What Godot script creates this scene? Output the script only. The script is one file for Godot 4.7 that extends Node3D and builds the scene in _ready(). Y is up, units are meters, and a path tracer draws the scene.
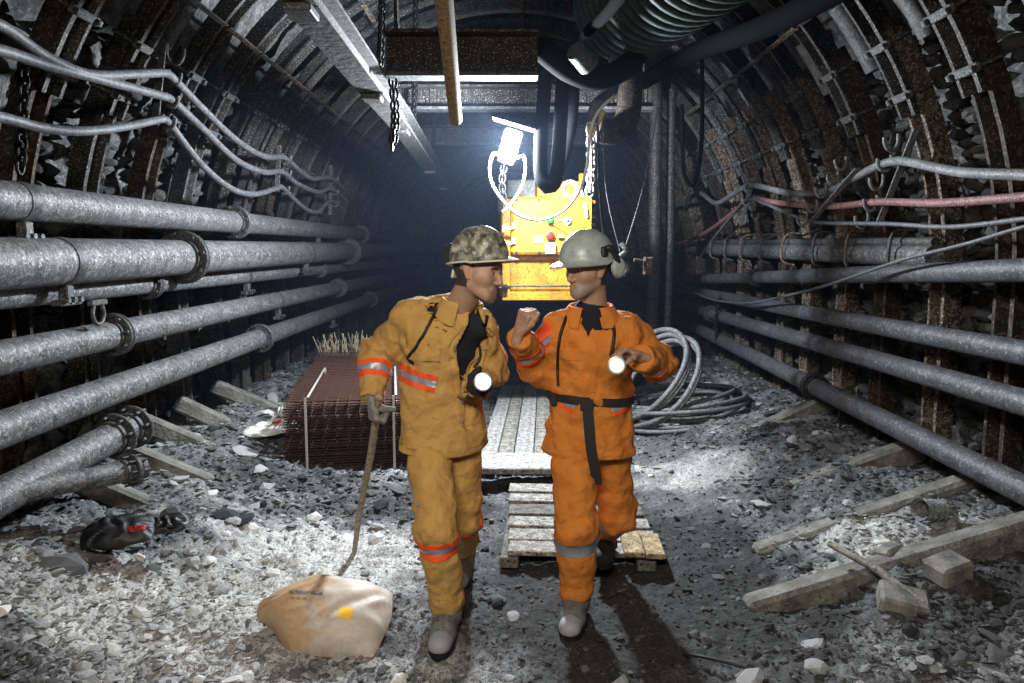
extends Node3D
# A coal-mine roadway: steel arches, pipes, cables, a hung yellow switch box and two walking miners.

# ------------------------------------------------------------------ mesh builder
class MB:
	var v := PackedVector3Array()
	var n := PackedVector3Array()
	var uv := PackedVector2Array()
	var c := PackedColorArray()
	var ix := PackedInt32Array()
	var use_c := false
	func vert(p: Vector3, nn: Vector3, t := Vector2.ZERO, col := Color.WHITE) -> int:
		v.append(p); n.append(nn); uv.append(t)
		if use_c: c.append(col)
		return v.size() - 1
	func tri(a: int, b: int, d: int) -> void:
		ix.append(a); ix.append(d); ix.append(b)
	func face(pts: Array, col := Color.WHITE) -> void:
		# flat polygon, counter-clockwise seen from outside
		var nn: Vector3 = (pts[1] - pts[0]).cross(pts[2] - pts[0]).normalized()
		var ax: Vector3 = (pts[1] - pts[0]).normalized()
		var ay := nn.cross(ax)
		var s := v.size()
		for p in pts: vert(p, nn, Vector2(ax.dot(p), ay.dot(p)), col)
		for i in range(1, pts.size() - 1): tri(s, s + i, s + i + 1)
	func mesh(m: Material) -> ArrayMesh:
		# front faces run clockwise: turn every triangle to agree with its normals
		for i in range(0, ix.size(), 3):
			var i0 := ix[i]
			var i1 := ix[i + 1]
			var i2 := ix[i + 2]
			if (v[i1] - v[i0]).cross(v[i2] - v[i0]).dot(n[i0] + n[i1] + n[i2]) > 0.0:
				ix[i + 1] = i2
				ix[i + 2] = i1
		var a := []
		a.resize(Mesh.ARRAY_MAX)
		a[Mesh.ARRAY_VERTEX] = v
		a[Mesh.ARRAY_NORMAL] = n
		a[Mesh.ARRAY_TEX_UV] = uv
		if use_c: a[Mesh.ARRAY_COLOR] = c
		a[Mesh.ARRAY_INDEX] = ix
		var am := ArrayMesh.new()
		am.add_surface_from_arrays(Mesh.PRIMITIVE_TRIANGLES, a)
		am.surface_set_material(0, m)
		return am
	func box(t: Transform3D, s: Vector3, b := 0.004) -> void:
		# chamfered box centred on t
		var h := s * 0.5
		b = minf(b, minf(h.x, minf(h.y, h.z)) * 0.6)
		var P := func(sx, sy, sz, f) -> Vector3:
			var q := Vector3(sx * h.x, sy * h.y, sz * h.z)
			for k in 3:
				if k != f: q[k] -= signf(q[k]) * b
			return t * q
		for f in 3:
			var g := (f + 1) % 3
			var k := (f + 2) % 3
			for s1 in [-1, 1]:
				var pts := []
				for cr in [[-1, -1], [1, -1], [1, 1], [-1, 1]]:
					var q := [0, 0, 0]
					q[f] = s1; q[g] = cr[0]; q[k] = cr[1]
					pts.append(P.call(q[0], q[1], q[2], f))
				if s1 < 0: pts.reverse()
				face(pts)
		for f in 3:
			var g := (f + 1) % 3
			var k := (f + 2) % 3
			for s1 in [-1, 1]:
				for s2 in [-1, 1]:
					var q0 := [0, 0, 0]
					var q1 := [0, 0, 0]
					q0[f] = s1; q0[g] = s2; q0[k] = -1
					q1[f] = s1; q1[g] = s2; q1[k] = 1
					var pts := [P.call(q0[0], q0[1], q0[2], f), P.call(q0[0], q0[1], q0[2], g), P.call(q1[0], q1[1], q1[2], g), P.call(q1[0], q1[1], q1[2], f)]
					if s1 * s2 < 0: pts.reverse()
					face(pts)
		for sx in [-1, 1]:
			for sy in [-1, 1]:
				for sz in [-1, 1]:
					var pts := [P.call(sx, sy, sz, 0), P.call(sx, sy, sz, 1), P.call(sx, sy, sz, 2)]
					if sx * sy * sz < 0: pts.reverse()
					face(pts)
	func tube(path: PackedVector3Array, r: Variant, sides := 10, caps := true, closed := false) -> void:
		var m := path.size()
		var side := Vector3.ZERO
		var rows := []
		var along := 0.0
		for i in m:
			var d: Vector3
			if closed: d = path[(i + 1) % m] - path[(i - 1 + m) % m]
			else: d = path[mini(i + 1, m - 1)] - path[maxi(i - 1, 0)]
			d = d.normalized()
			if side == Vector3.ZERO:
				side = d.cross(Vector3.UP) if absf(d.y) < 0.9 else d.cross(Vector3.RIGHT)
			side = (side - d * side.dot(d)).normalized()
			var up := side.cross(d)
			if i > 0: along += path[i].distance_to(path[i - 1])
			var rr: float = r if (r is float or r is int) else r[i]
			var row := v.size()
			for k in sides + 1:
				var a := TAU * k / sides
				var q := side * cos(a) + up * sin(a)
				vert(path[i] + q * rr, q, Vector2(float(k) / sides, along))
			rows.append(row)
		for i in (m if closed else m - 1):
			var a0: int = rows[i]
			var a1: int = rows[(i + 1) % m]
			for k in sides:
				tri(a0 + k, a1 + k + 1, a1 + k)
				tri(a0 + k, a0 + k + 1, a1 + k + 1)
		if caps and not closed:
			for e in 2:
				var i0: int = 0 if e == 0 else m - 1
				var d: Vector3 = (path[0] - path[1]).normalized() if e == 0 else (path[m - 1] - path[m - 2]).normalized()
				var s := v.size()
				vert(path[i0], d)
				for k in sides + 1: vert(v[rows[i0] + k], d, Vector2(v[rows[i0] + k].x, v[rows[i0] + k].y))
				for k in sides:
					if e == 0: tri(s, s + 2 + k, s + 1 + k)
					else: tri(s, s + 1 + k, s + 2 + k)
	func lathe(t: Transform3D, prof: Array, sides := 16) -> void:
		# prof: [[r, y], ...] turned about t's y axis, flat along each profile piece
		for j in prof.size() - 1:
			var r0: float = prof[j][0]; var y0: float = prof[j][1]
			var r1: float = prof[j + 1][0]; var y1: float = prof[j + 1][1]
			var nn2 := Vector2(y1 - y0, -(r1 - r0)).normalized()
			var s := v.size()
			for k in sides + 1:
				var a := TAU * k / sides
				var dir := Vector3(cos(a), 0, sin(a))
				var nn := (t.basis * (dir * nn2.x + Vector3.UP * nn2.y)).normalized()
				vert(t * (dir * r0 + Vector3.UP * y0), nn, Vector2(float(k) / sides, y0))
				vert(t * (dir * r1 + Vector3.UP * y1), nn, Vector2(float(k) / sides, y1))
			for k in sides:
				var b := s + k * 2
				tri(b, b + 1, b + 3)
				tri(b, b + 3, b + 2)
	func sweep(prof: PackedVector2Array, frames: Array, caps := true) -> void:
		# closed 2D outline (counter-clockwise) carried along frames; x,y of a frame span the outline
		var m := prof.size()
		for j in m:
			var p0 := prof[j]
			var p1 := prof[(j + 1) % m]
			var e := (p1 - p0).normalized()
			var nn := Vector2(e.y, -e.x)
			var s := v.size()
			var along := 0.0
			for i in frames.size():
				var t: Transform3D = frames[i]
				if i: along += t.origin.distance_to(frames[i - 1].origin)
				var n3 := (t.basis.x * nn.x + t.basis.y * nn.y).normalized()
				vert(t * Vector3(p0.x, p0.y, 0), n3, Vector2(p0.x + p0.y, along))
				vert(t * Vector3(p1.x, p1.y, 0), n3, Vector2(p1.x + p1.y, along))
			for i in frames.size() - 1:
				var b := s + i * 2
				tri(b, b + 1, b + 3)
				tri(b, b + 3, b + 2)
		if caps:
			var ti := Geometry2D.triangulate_polygon(prof)
			for e in 2:
				var t: Transform3D = frames[0] if e == 0 else frames[-1]
				var nn := t.basis.z * (1.0 if e == 0 else -1.0)
				var s := v.size()
				for p in prof: vert(t * Vector3(p.x, p.y, 0), nn, p)
				for k in range(0, ti.size(), 3):
					tri(s + ti[k], s + ti[k + 1], s + ti[k + 2])
	func append_mesh(o: MB, t: Transform3D, col := Color.WHITE) -> void:
		var s := v.size()
		for i in o.v.size(): vert(t * o.v[i], (t.basis * o.n[i]).normalized(), o.uv[i], col)
		for i in o.ix: ix.append(s + i)

# ------------------------------------------------------------------ scene helpers
var taken := {}
var M := {}
var rng := RandomNumberGenerator.new()
const H_ARCH := 1.5
const RX := 2.75
const RY := 2.85

func numbered(called: String) -> String:
	var k: int = taken.get(called, 0)
	taken[called] = k + 1
	return called if k == 0 else "%s_%03d" % [called, k]

func tag(o: Node, label: String, category: String, group := "", kind := "") -> Node:
	if label: o.set_meta("label", label)
	if category: o.set_meta("category", category)
	if group: o.set_meta("group", group)
	if kind: o.set_meta("kind", kind)
	return o

func thing(called: String, label: String, category: String, at := Vector3.ZERO, group := "") -> Node3D:
	var o := Node3D.new()
	o.name = numbered(called)
	add_child(o)
	o.position = at
	tag(o, label, category, group)
	return o

func put(b: MB, called: String, m: Material, parent: Node, at := Vector3.ZERO) -> MeshInstance3D:
	return inst(b.mesh(m), called, parent, at)

func inst(me: Mesh, called: String, parent: Node, at := Vector3.ZERO) -> MeshInstance3D:
	var o := MeshInstance3D.new()
	o.mesh = me
	o.name = numbered(called) if parent == self else called
	parent.add_child(o, true)
	o.position = at
	return o

func single(b: MB, called: String, m: Material, label: String, category: String, at := Vector3.ZERO, group := "") -> MeshInstance3D:
	var o := put(b, called, m, self, at)
	tag(o, label, category, group)
	return o

func structure(b: MB, called: String, m: Material, label := "", category := "") -> MeshInstance3D:
	var o := put(b, called, m, self)
	tag(o, label, category, "", "structure")
	return o

func copy(o: Node3D, label := "") -> Node3D:
	var c: Node3D = o.duplicate()
	c.name = numbered(str(o.name).rstrip("0123456789_"))
	add_child(c)
	if label: c.set_meta("label", label)
	return c

func tf(at: Vector3, ax := Vector3.ZERO, ang := 0.0) -> Transform3D:
	return Transform3D(Basis(ax.normalized(), ang) if ax != Vector3.ZERO else Basis(), at)

func along(a: Vector3, b: Vector3) -> Transform3D:
	# y axis runs from a to b, origin at a
	var y := (b - a).normalized()
	var x := y.cross(Vector3(0, 0, 1)) if absf(y.z) < 0.9 else y.cross(Vector3(1, 0, 0))
	x = x.normalized()
	return Transform3D(Basis(x, y, x.cross(y)), a)

func spline(pts: Array, step := 0.06) -> PackedVector3Array:
	var cv := Curve3D.new()
	for i in pts.size():
		var d: Vector3 = (pts[mini(i + 1, pts.size() - 1)] - pts[maxi(i - 1, 0)]) / 6.0
		if i > 0 and i < pts.size() - 1:
			d = d.normalized() * minf(d.length(), minf(pts[i].distance_to(pts[i - 1]), pts[i].distance_to(pts[i + 1])) * 0.4)
		cv.add_point(pts[i], -d, d)
	cv.bake_interval = step
	return cv.get_baked_points()

func seg(a: Vector3, b: Vector3) -> PackedVector3Array:
	return PackedVector3Array([a, b])

# ------------------------------------------------------------------ textures and materials
func noise(sd: int, freq: float, oct := 4, type := FastNoiseLite.TYPE_SIMPLEX_SMOOTH) -> FastNoiseLite:
	var f := FastNoiseLite.new()
	f.seed = sd
	f.frequency = freq
	f.noise_type = type
	f.fractal_octaves = oct
	return f

func tex(size: int, ramp: Array, freq: float, sd: int, specks := [], streak := Vector2.ONE) -> ImageTexture:
	# ramp: sRGB colours over an fbm noise; specks: [freq, threshold, softness, colour] laid on top
	var w := int(size * streak.x)
	var h := int(size * streak.y)
	var base := noise(sd, freq, 5).get_seamless_image(w, h)
	if streak != Vector2.ONE: base.resize(size, size)
	var layers := []
	for i in specks.size():
		layers.append(noise(sd + 11 + i, specks[i][0], 3).get_seamless_image(size, size).get_data())
	var bd := base.get_data()
	var out := PackedByteArray()
	out.resize(size * size * 3)
	var lut := []
	for i in 256:
		var t := i / 255.0 * (ramp.size() - 1)
		var k := mini(int(t), ramp.size() - 2)
		lut.append((ramp[k] as Color).lerp(ramp[k + 1], t - k))
	for i in size * size:
		var col: Color = lut[bd[i]]
		for j in layers.size():
			var x: float = (layers[j][i] / 255.0 - specks[j][1]) / specks[j][2]
			if x > 0.0: col = col.lerp(specks[j][3], minf(x, 1.0) * specks[j][3].a)
		out[i * 3] = int(col.r * 255.0)
		out[i * 3 + 1] = int(col.g * 255.0)
		out[i * 3 + 2] = int(col.b * 255.0)
	return ImageTexture.create_from_image(Image.create_from_data(size, size, false, Image.FORMAT_RGB8, out))

func bump(size: int, freq: float, sd: int, strength := 4.0, oct := 5) -> ImageTexture:
	var im := noise(sd, freq, oct).get_seamless_image(size, size)
	im.convert(Image.FORMAT_RGBA8)
	im.bump_map_to_normal_map(strength)
	return ImageTexture.create_from_image(im)

func mat(col: Color, rough := 0.8, metal := 0.0, t: Texture2D = null, scale := 1.0, nm: Texture2D = null, nscale := 1.0) -> StandardMaterial3D:
	var m := StandardMaterial3D.new()
	m.albedo_color = col
	m.roughness = rough
	m.metallic = metal
	if t or nm:
		m.uv1_triplanar = true
		m.uv1_scale = Vector3.ONE * scale
	if t: m.albedo_texture = t
	if nm:
		m.normal_enabled = true
		m.normal_texture = nm
		m.normal_scale = nscale
	return m

func make_materials() -> void:
	var nb := bump(512, 0.02, 5, 6.0)
	var nf := bump(512, 0.06, 9, 5.0)
	var g := func(x: float, b := 0.0) -> Color: return Color(x, x, x + b)
	var t_pipe := tex(512, [g.call(.2), g.call(.3), g.call(.40, .01), g.call(.48), g.call(.6)], 0.012, 3, [[0.045, .64, .06, Color(.78, .78, .76, .7)], [0.05, .66, .05, Color(.16, .15, .15, .8)], [0.14, .70, .05, Color(.93, .93, .9, .9)]])
	var t_pipe2 := tex(512, [g.call(.2, .01), g.call(.27, .015), g.call(.33, .015), g.call(.40, .01)], 0.01, 23, [[0.05, .68, .06, Color(.66, .66, .64, .7)], [0.13, .74, .04, Color(.8, .8, .78, .8)]])
	var t_rock := tex(512, [g.call(.10), g.call(.2), g.call(.3), g.call(.42), g.call(.6)], 0.02, 31, [[0.07, .62, .1, Color(.62, .63, .62, .7)]])
	var t_floor := tex(1024, [g.call(.5), g.call(.68), g.call(.82), g.call(.92), g.call(.99)], 0.012, 41, [[0.05, .60, .06, Color(.42, .42, .43, .75)], [0.03, .63, .05, Color(.99, .99, .97, .8)], [0.11, .66, .04, Color(.25, .25, .25, .8)], [0.12, .68, .04, Color(1, 1, .98, .9)]])
	var t_steel := tex(512, [Color(.06, .06, .065), Color(.12, .12, .12), Color(.18, .175, .165), Color(.28, .26, .245)], 0.014, 51, [[0.09, .70, .04, Color(.7, .7, .68, .8)], [0.03, .60, .12, Color(.22, .17, .13, .6)]])
	var t_rust := tex(512, [Color(.13, .11, .09), Color(.24, .18, .13), Color(.33, .26, .19), Color(.44, .38, .32)], 0.012, 61, [[0.08, .66, .04, Color(.8, .78, .74, .8)], [0.03, .60, .1, Color(.14, .12, .11, .8)], [0.025, .64, .08, Color(.56, .53, .48, .7)]])
	var t_wood := tex(512, [g.call(.30), Color(.5, .49, .47), Color(.66, .65, .63), Color(.78, .77, .75)], 0.02, 71, [[0.06, .66, .05, Color(.16, .15, .14, .8)], [0.10, .72, .04, Color(.92, .92, .9, .8)]])
	var t_conc := tex(512, [Color(.3, .29, .27), Color(.44, .43, .4), Color(.56, .55, .51), Color(.66, .65, .62)], 0.012, 81, [[0.05, .68, .1, Color(.3, .29, .28, .6)], [0.08, .7, .08, Color(.76, .75, .72, .6)]])
	M.tex_floor = t_floor
	M.pipe = mat(Color(.8, .8, .81), .62, .25, t_pipe, 1.1, nb, .25)
	M.pipe_b = mat(Color(.82, .82, .84), .6, .25, t_pipe2, 1.1, nb, .2)
	M.flange = mat(Color(.62, .62, .63), .6, .3, t_pipe, 1.6)
	M.flange_b = mat(Color(.5, .5, .52), .55, .3, t_pipe2, 1.6)
	M.rock = mat(Color(.8, .8, .8), .9, 0, t_rock, .8, nb, 1.0)
	M.stone = mat(Color(.7, .7, .7), .9, 0, t_rock, 2.5, nf, .8)
	M.steel = mat(Color(1, 1, 1), .65, .35, t_steel, 1.2, nb, .3)
	M.rust = mat(Color(1, 1, 1), .75, .15, t_rust, 1.2, nb, .3)
	M.rust_dark = mat(Color(.62, .58, .55), .75, .2, t_rust, 1.0, nb, .3)
	M.dusty_steel = mat(Color(.62, .62, .62), .7, .2, t_pipe, 1.4, nb, .3)
	M.wood = mat(Color(1, 1, 1), .85, 0, t_wood, 1.5, nb, .4)
	M.wood_b = mat(Color(.86, .85, .82), .85, 0, t_wood, 1.1, nb, .4)
	M.wood_warm = mat(Color(.98, .86, .66), .85, 0, t_wood, 1.3, nb, .4)
	M.conc = mat(Color(.86, .86, .86), .9, 0, t_conc, 1.0, nf, .6)
	M.hose = mat(Color(.8, .81, .82), .6, 0, t_pipe, 2.2)
	M.hose_black = mat(Color(.045, .045, .05), .95)
	M.hose_black.metallic_specular = .08
	M.hose_dark = mat(Color(.2, .2, .21), .9, 0, t_pipe2, 2.0)
	M.hose_dark.metallic_specular = .15
	M.hose_pink = mat(Color(.93, .66, .66), .65, 0, t_pipe, 2.0)
	M.cable = mat(Color(.66, .67, .69), .6, 0, t_pipe, 2.4)
	M.black = mat(Color(.07, .07, .075), .55)
	M.chain = mat(Color(.5, .5, .5), .5, .7, t_steel, 3.0)
	M.chain_light = mat(Color(.62, .61, .58), .5, .5)
	M.white_cable = mat(Color(.85, .85, .83), .5)

func dusty(col: Color, rough := .9) -> StandardMaterial3D:
	var m := StandardMaterial3D.new()
	m.albedo_color = col
	m.roughness = rough
	return m

# ------------------------------------------------------------------ the scene
func _ready() -> void:
	rng.seed = 7
	# camera
	var cam := Camera3D.new()
	cam.name = "camera"
	cam.fov = rad_to_deg(2.0 * atan(341.5 / 740.0))
	cam.position = Vector3(0, 1.71, 0)
	cam.rotation.x = -atan(86.5 / 740.0)
	cam.near = 0.05
	cam.far = 100.0
	add_child(cam)
	# environment: no daylight underground
	var env := Environment.new()
	env.background_mode = Environment.BG_COLOR
	env.background_color = Color(0, 0, 0)
	env.tonemap_mode = Environment.TONE_MAPPER_LINEAR
	env.tonemap_exposure = 1.0
	env.sdfgi_enabled = true
	env.ssao_enabled = true
	env.ssil_enabled = true
	env.volumetric_fog_enabled = true
	env.volumetric_fog_density = 0.0
	var we := WorldEnvironment.new()
	we.environment = env
	we.name = "world_environment"
	add_child(we)
	make_materials()
	roadway_lamp(Vector3(-0.4, 2.75, 0.15), Vector3(-0.05, 0.7, -3.6))
	floodlight()
	build_floor()
	build_walls()
	build_arches()
	build_invert_beams()
	build_pipes()
	build_roof_gear()
	build_switch_box()
	build_cables()
	build_floor_things()
	build_rubble()
	build_people()
	build_haze()

# a strip luminaire hung from the roof just behind the photographer: lights the men and the floor
func roadway_lamp(at: Vector3, aim: Vector3) -> void:
	var o := thing("roadway_lamp", "long caged strip lamp hung from the roof over the floor", "lamp", at)
	o.look_at_from_position(at, aim)
	var b := MB.new()
	b.box(tf(Vector3(0, 0, .075)), Vector3(1.3, .3, .1), .02)
	put(b, "housing", M.dusty_steel, o)
	b = MB.new()
	b.box(tf(Vector3(0, .155, -.07)), Vector3(1.34, .012, .36), .003)
	put(b, "added_hood", M.steel, o)  # out-of-view plate, added to keep this lamp's light off the roof and upper walls
	b = MB.new()
	b.box(tf(Vector3(0, 0, .012)), Vector3(1.22, .24, .02), .006)
	var gm := mat(Color(.9, .9, .9), .4)
	gm.emission_enabled = true
	gm.emission = Color(1, .98, .94)
	gm.emission_energy_multiplier = 2.0
	put(b, "diffuser", gm, o)
	for s in [-1, 1]:
		b = MB.new()
		b.tube(seg(Vector3(s * .5, 0, .1), o.to_local(o.to_global(Vector3(s * .5, 0, .1)) + Vector3(0, 1.5, 0))), .008, 6)
		put(b, "hanger", M.chain, o)
	var l := AreaLight3D.new()
	l.name = "strip_light"
	l.area_size = Vector2(1.2, .24)
	l.light_energy = KEY
	l.light_color = Color(1, .965, .91)
	l.area_range = 40.0
	l.shadow_enabled = true
	o.add_child(l)
	l.position = Vector3(0, 0, -.012)

const KEY := 11.0
const FLOOD := 23.0

# the glaring lamp hung over the yellow box
func floodlight() -> void:
	var at := Vector3(-.016, 2.575, -6.0)
	var o := thing("work_lamp", "glaring white work lamp hanging above the yellow switch box", "lamp", at)
	o.rotation = Vector3(0.1, 0, -.28)
	var b := MB.new()
	b.box(tf(Vector3(0, 0, -.035)), Vector3(.15, .25, .05), .015)
	put(b, "housing", M.dusty_steel, o)
	b = MB.new()
	b.box(tf(Vector3(0, 0, .0)), Vector3(.125, .22, .016), .006)
	var gm := mat(Color(.9, .95, 1), .4)
	gm.emission_enabled = true
	gm.emission = Color(.9, .96, 1)
	gm.emission_energy_multiplier = 40.0
	put(b, "glass", gm, o)
	b = MB.new()
	b.box(tf(Vector3(-.01, .15, .13)), Vector3(.34, .01, .38), .003)
	put(b, "shade_plate", M.dusty_steel, o)
	b = MB.new()
	b.box(tf(Vector3(0, -.135, -.01)), Vector3(.13, .03, .05), .008)
	put(b, "cable_gland", M.dusty_steel, o)
	var l := OmniLight3D.new()
	l.name = "flood"
	l.light_energy = FLOOD
	l.light_size = .09
	l.light_color = Color(.93, .965, 1)
	l.omni_range = 60
	l.omni_attenuation = 2
	l.shadow_enabled = true
	o.add_child(l)
	l.position = Vector3(0, 0, .2)

# ------------------------------------------------------------------ floor
var n1 := FastNoiseLite.new()
var n2 := FastNoiseLite.new()
var n3 := FastNoiseLite.new()

func ground(x: float, z: float) -> float:
	var d := -z
	var y := 0.0
	y += smoothstep(.95, 2.7, x) * .34
	y += smoothstep(-1.0, -2.6, x) * (.30 + .1 * smoothstep(4.5, 3.0, d))
	# trodden path stays low
	var rough := smoothstep(.25, 1.2, absf(x - .45))
	y += n1.get_noise_2d(x * 1.1, z * 1.1) * (.03 + .05 * rough)
	y += absf(n2.get_noise_2d(x, z)) * (.025 + .035 * rough)
	y += n3.get_noise_2d(x, z) * .014
	return y

func blob(x: float, z: float, cx: float, cz: float, rx: float, rz: float) -> float:
	var q := Vector2((x - cx) / rx, (z - cz) / rz).length()
	return smoothstep(1.25, .35, q)

func dust_at(x: float, z: float) -> float:
	# 0 black coal mud .. 1 white stone dust
	var w := n1.get_noise_2d(x * 2.3 + 40, z * 2.3) * .5
	var v := .33 + .1 * smoothstep(.0, -1.2, x) + w * .6 + n2.get_noise_2d(x * 1.3, z * 1.3) * .22
	v += .62 * blob(x + w * .3, z + w * .3, -1.05, -3.95, .75, .7)
	v += .5 * blob(x + w * .3, z, -1.5, -3.1, .8, .5)
	v += .35 * blob(x, z + w * .3, -.35, -2.75, .7, .35)
	v += .5 * blob(x + w * .3, z + w * .2, 1.42, -5.5, .5, .55)
	v += .5 * blob(x + w * .4, z, 1.9, -3.75, .55, .35)
	v += .35 * blob(x, z, 1.2, -2.9, .8, .3)
	v -= .6 * blob(x + w * .5, z + w * .5, .7, -3.5, .95, 1.5)
	v -= .35 * blob(x + w * .3, z + w * .3, -.55, -4.9, .55, .5)
	v -= .4 * blob(x, z + w * .3, 2.3, -3.0, .8, .4)
	v -= .3 * blob(x + w * .3, z, -1.6, -5.2, .7, .4)
	return clampf(v, 0.02, 1.0)

func dust_colour(v: float) -> Color:
	var a := Color(.034, .034, .034)
	var b := Color(.2, .203, .21)
	var c := Color(.7, .69, .66)
	return a.lerp(b, v / .45) if v < .45 else b.lerp(c, (v - .45) / .55)

func build_floor() -> void:
	n1.seed = 3; n1.frequency = .9; n1.fractal_octaves = 3
	n2.seed = 4; n2.frequency = 3.2; n2.fractal_octaves = 3
	n3.seed = 5; n3.frequency = 16.0; n3.fractal_octaves = 3
	var b := MB.new()
	b.use_c = true
	var zs := []
	var z := 3.5
	while z > -27.0:
		zs.append(z)
		z -= .15 if z > -1.8 else (.025 if z > -5.0 else (.05 if z > -8 else .3))
	var nx := 230
	for i in zs.size():
		for j in nx + 1:
			var x: float = -3.1 + 6.2 * j / nx
			var y := ground(x, zs[i])
			b.vert(Vector3(x, y, zs[i]), Vector3.UP, Vector2(x, zs[i]), dust_colour(dust_at(x, zs[i])))
	for i in range(1, zs.size() - 1):
		for j in range(1, nx):
			var a := i * (nx + 1) + j
			b.n[a] = (b.v[a + nx + 1] - b.v[a - nx - 1]).cross(b.v[a + 1] - b.v[a - 1]).normalized()
			if b.n[a].y < 0: b.n[a] = -b.n[a]
	for i in zs.size() - 1:
		for j in nx:
			var a := i * (nx + 1) + j
			b.tri(a, a + 1, a + nx + 2)
			b.tri(a, a + nx + 2, a + nx + 1)
	# the slab below
	var m := mat(Color(1, 1, 1), .95, 0, M.tex_floor, .7, bump(512, .03, 77, 8.0), .9)
	m.vertex_color_use_as_albedo = true
	structure(b, "floor", m, "rough mine floor of grey stone dust and black coal mud", "floor")
	b = MB.new()
	b.box(tf(Vector3(0, -.35, -11.7)), Vector3(6.4, .4, 31), .01)
	structure(b, "trim_1", M.rock, "solid rock bed under the mine floor", "floor")

# ------------------------------------------------------------------ rock walls with packed stones
func arch_pt(t: float, off := 0.0) -> Vector2:
	# t: 0..1 left foot to right foot, along legs and arch
	var leg := 1.6
	var total := leg * 2 + 4.4 * 2
	var s := t * total
	if s < leg: return Vector2(-RX - off, s - .1)
	if s > total - leg: return Vector2(RX + off, (total - s) - .1)
	var a := PI * (1.0 - (s - leg) / (total - 2 * leg))
	return Vector2(cos(a) * (RX + off), H_ARCH + sin(a) * (RY + off))

func shell(t0: float, t1: float, called: String, label: String) -> MeshInstance3D:
	var b := MB.new()
	var rn := noise(91, 1.6, 4)
	var nt := int((t1 - t0) * 110)
	var zs := []
	var z := 3.5
	while z > -27.0:
		zs.append(z)
		z -= .12 if z > -9 else .4
	var P := func(i: int, j: int) -> Vector3:
		var t := t0 + (t1 - t0) * i / nt
		var p := arch_pt(t, .2)
		var r := rn.get_noise_3d(p.x, p.y, zs[j]) * .16
		p = arch_pt(t, .22 + maxf(r, -.06))
		return Vector3(p.x, p.y, zs[j])
	for i in nt + 1:
		for j in zs.size():
			var p: Vector3 = P.call(i, j)
			b.vert(p, Vector3(-p.x, 1.7 - p.y, 0).normalized(), Vector2(p.y, zs[j]))
	var st := zs.size()
	for i in nt:
		for j in st - 1:
			var a := i * st + j
			b.tri(a, a + 1, a + st + 1)
			b.tri(a, a + st + 1, a + st)
	# smooth normals from the faces
	var nn := PackedVector3Array()
	nn.resize(b.v.size())
	for k in range(0, b.ix.size(), 3):
		var f := (b.v[b.ix[k + 1]] - b.v[b.ix[k]]).cross(b.v[b.ix[k + 2]] - b.v[b.ix[k]])
		if f.dot(b.n[b.ix[k]]) < 0: f = -f
		for q in 3: nn[b.ix[k + q]] += f
	for k in nn.size(): b.n[k] = nn[k].normalized()
	return structure(b, called, M.rock, label, "wall" if called != "ceiling" else "ceiling")

func rock_shape(sd: int, detail: int, flat := 1.0) -> MB:
	# a broken stone: a ball cut by random planes
	var r := RandomNumberGenerator.new()
	r.seed = sd
	var planes := []
	for i in 9 + detail * 3:
		var d := Vector3(r.randf_range(-1, 1), r.randf_range(-1, 1), r.randf_range(-1, 1)).normalized()
		planes.append([d, r.randf_range(.55, .92)])
	var vs := []
	var fs := []
	for s in [-1, 1]:
		for k in 4:
			var a := Vector3(cos(PI / 2 * k), 0, sin(PI / 2 * k))
			var c := Vector3(cos(PI / 2 * (k + 1)), 0, sin(PI / 2 * (k + 1)))
			fs.append([Vector3(0, s, 0), a, c])
	for it in detail:
		var f2 := []
		for f in fs:
			var m0: Vector3 = ((f[0] + f[1]) as Vector3).normalized()
			var m1: Vector3 = ((f[1] + f[2]) as Vector3).normalized()
			var m2: Vector3 = ((f[2] + f[0]) as Vector3).normalized()
			f2.append([f[0], m0, m2]); f2.append([m0, f[1], m1]); f2.append([m2, m1, f[2]]); f2.append([m0, m1, m2])
		fs = f2
	var b := MB.new()
	for f in fs:
		var pts := []
		for d in f:
			var rr := 1.0
			for pl in planes:
				var k: float = d.dot(pl[0])
				if k > .05: rr = minf(rr, pl[1] / k)
			pts.append(Vector3(d.x * rr, d.y * rr * flat, d.z * rr))
		var nn: Vector3 = (pts[1] - pts[0]).cross(pts[2] - pts[0])
		if nn.dot(pts[0] + pts[1] + pts[2]) < 0:
			pts.reverse()
		b.face(pts)
	return b

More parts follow.
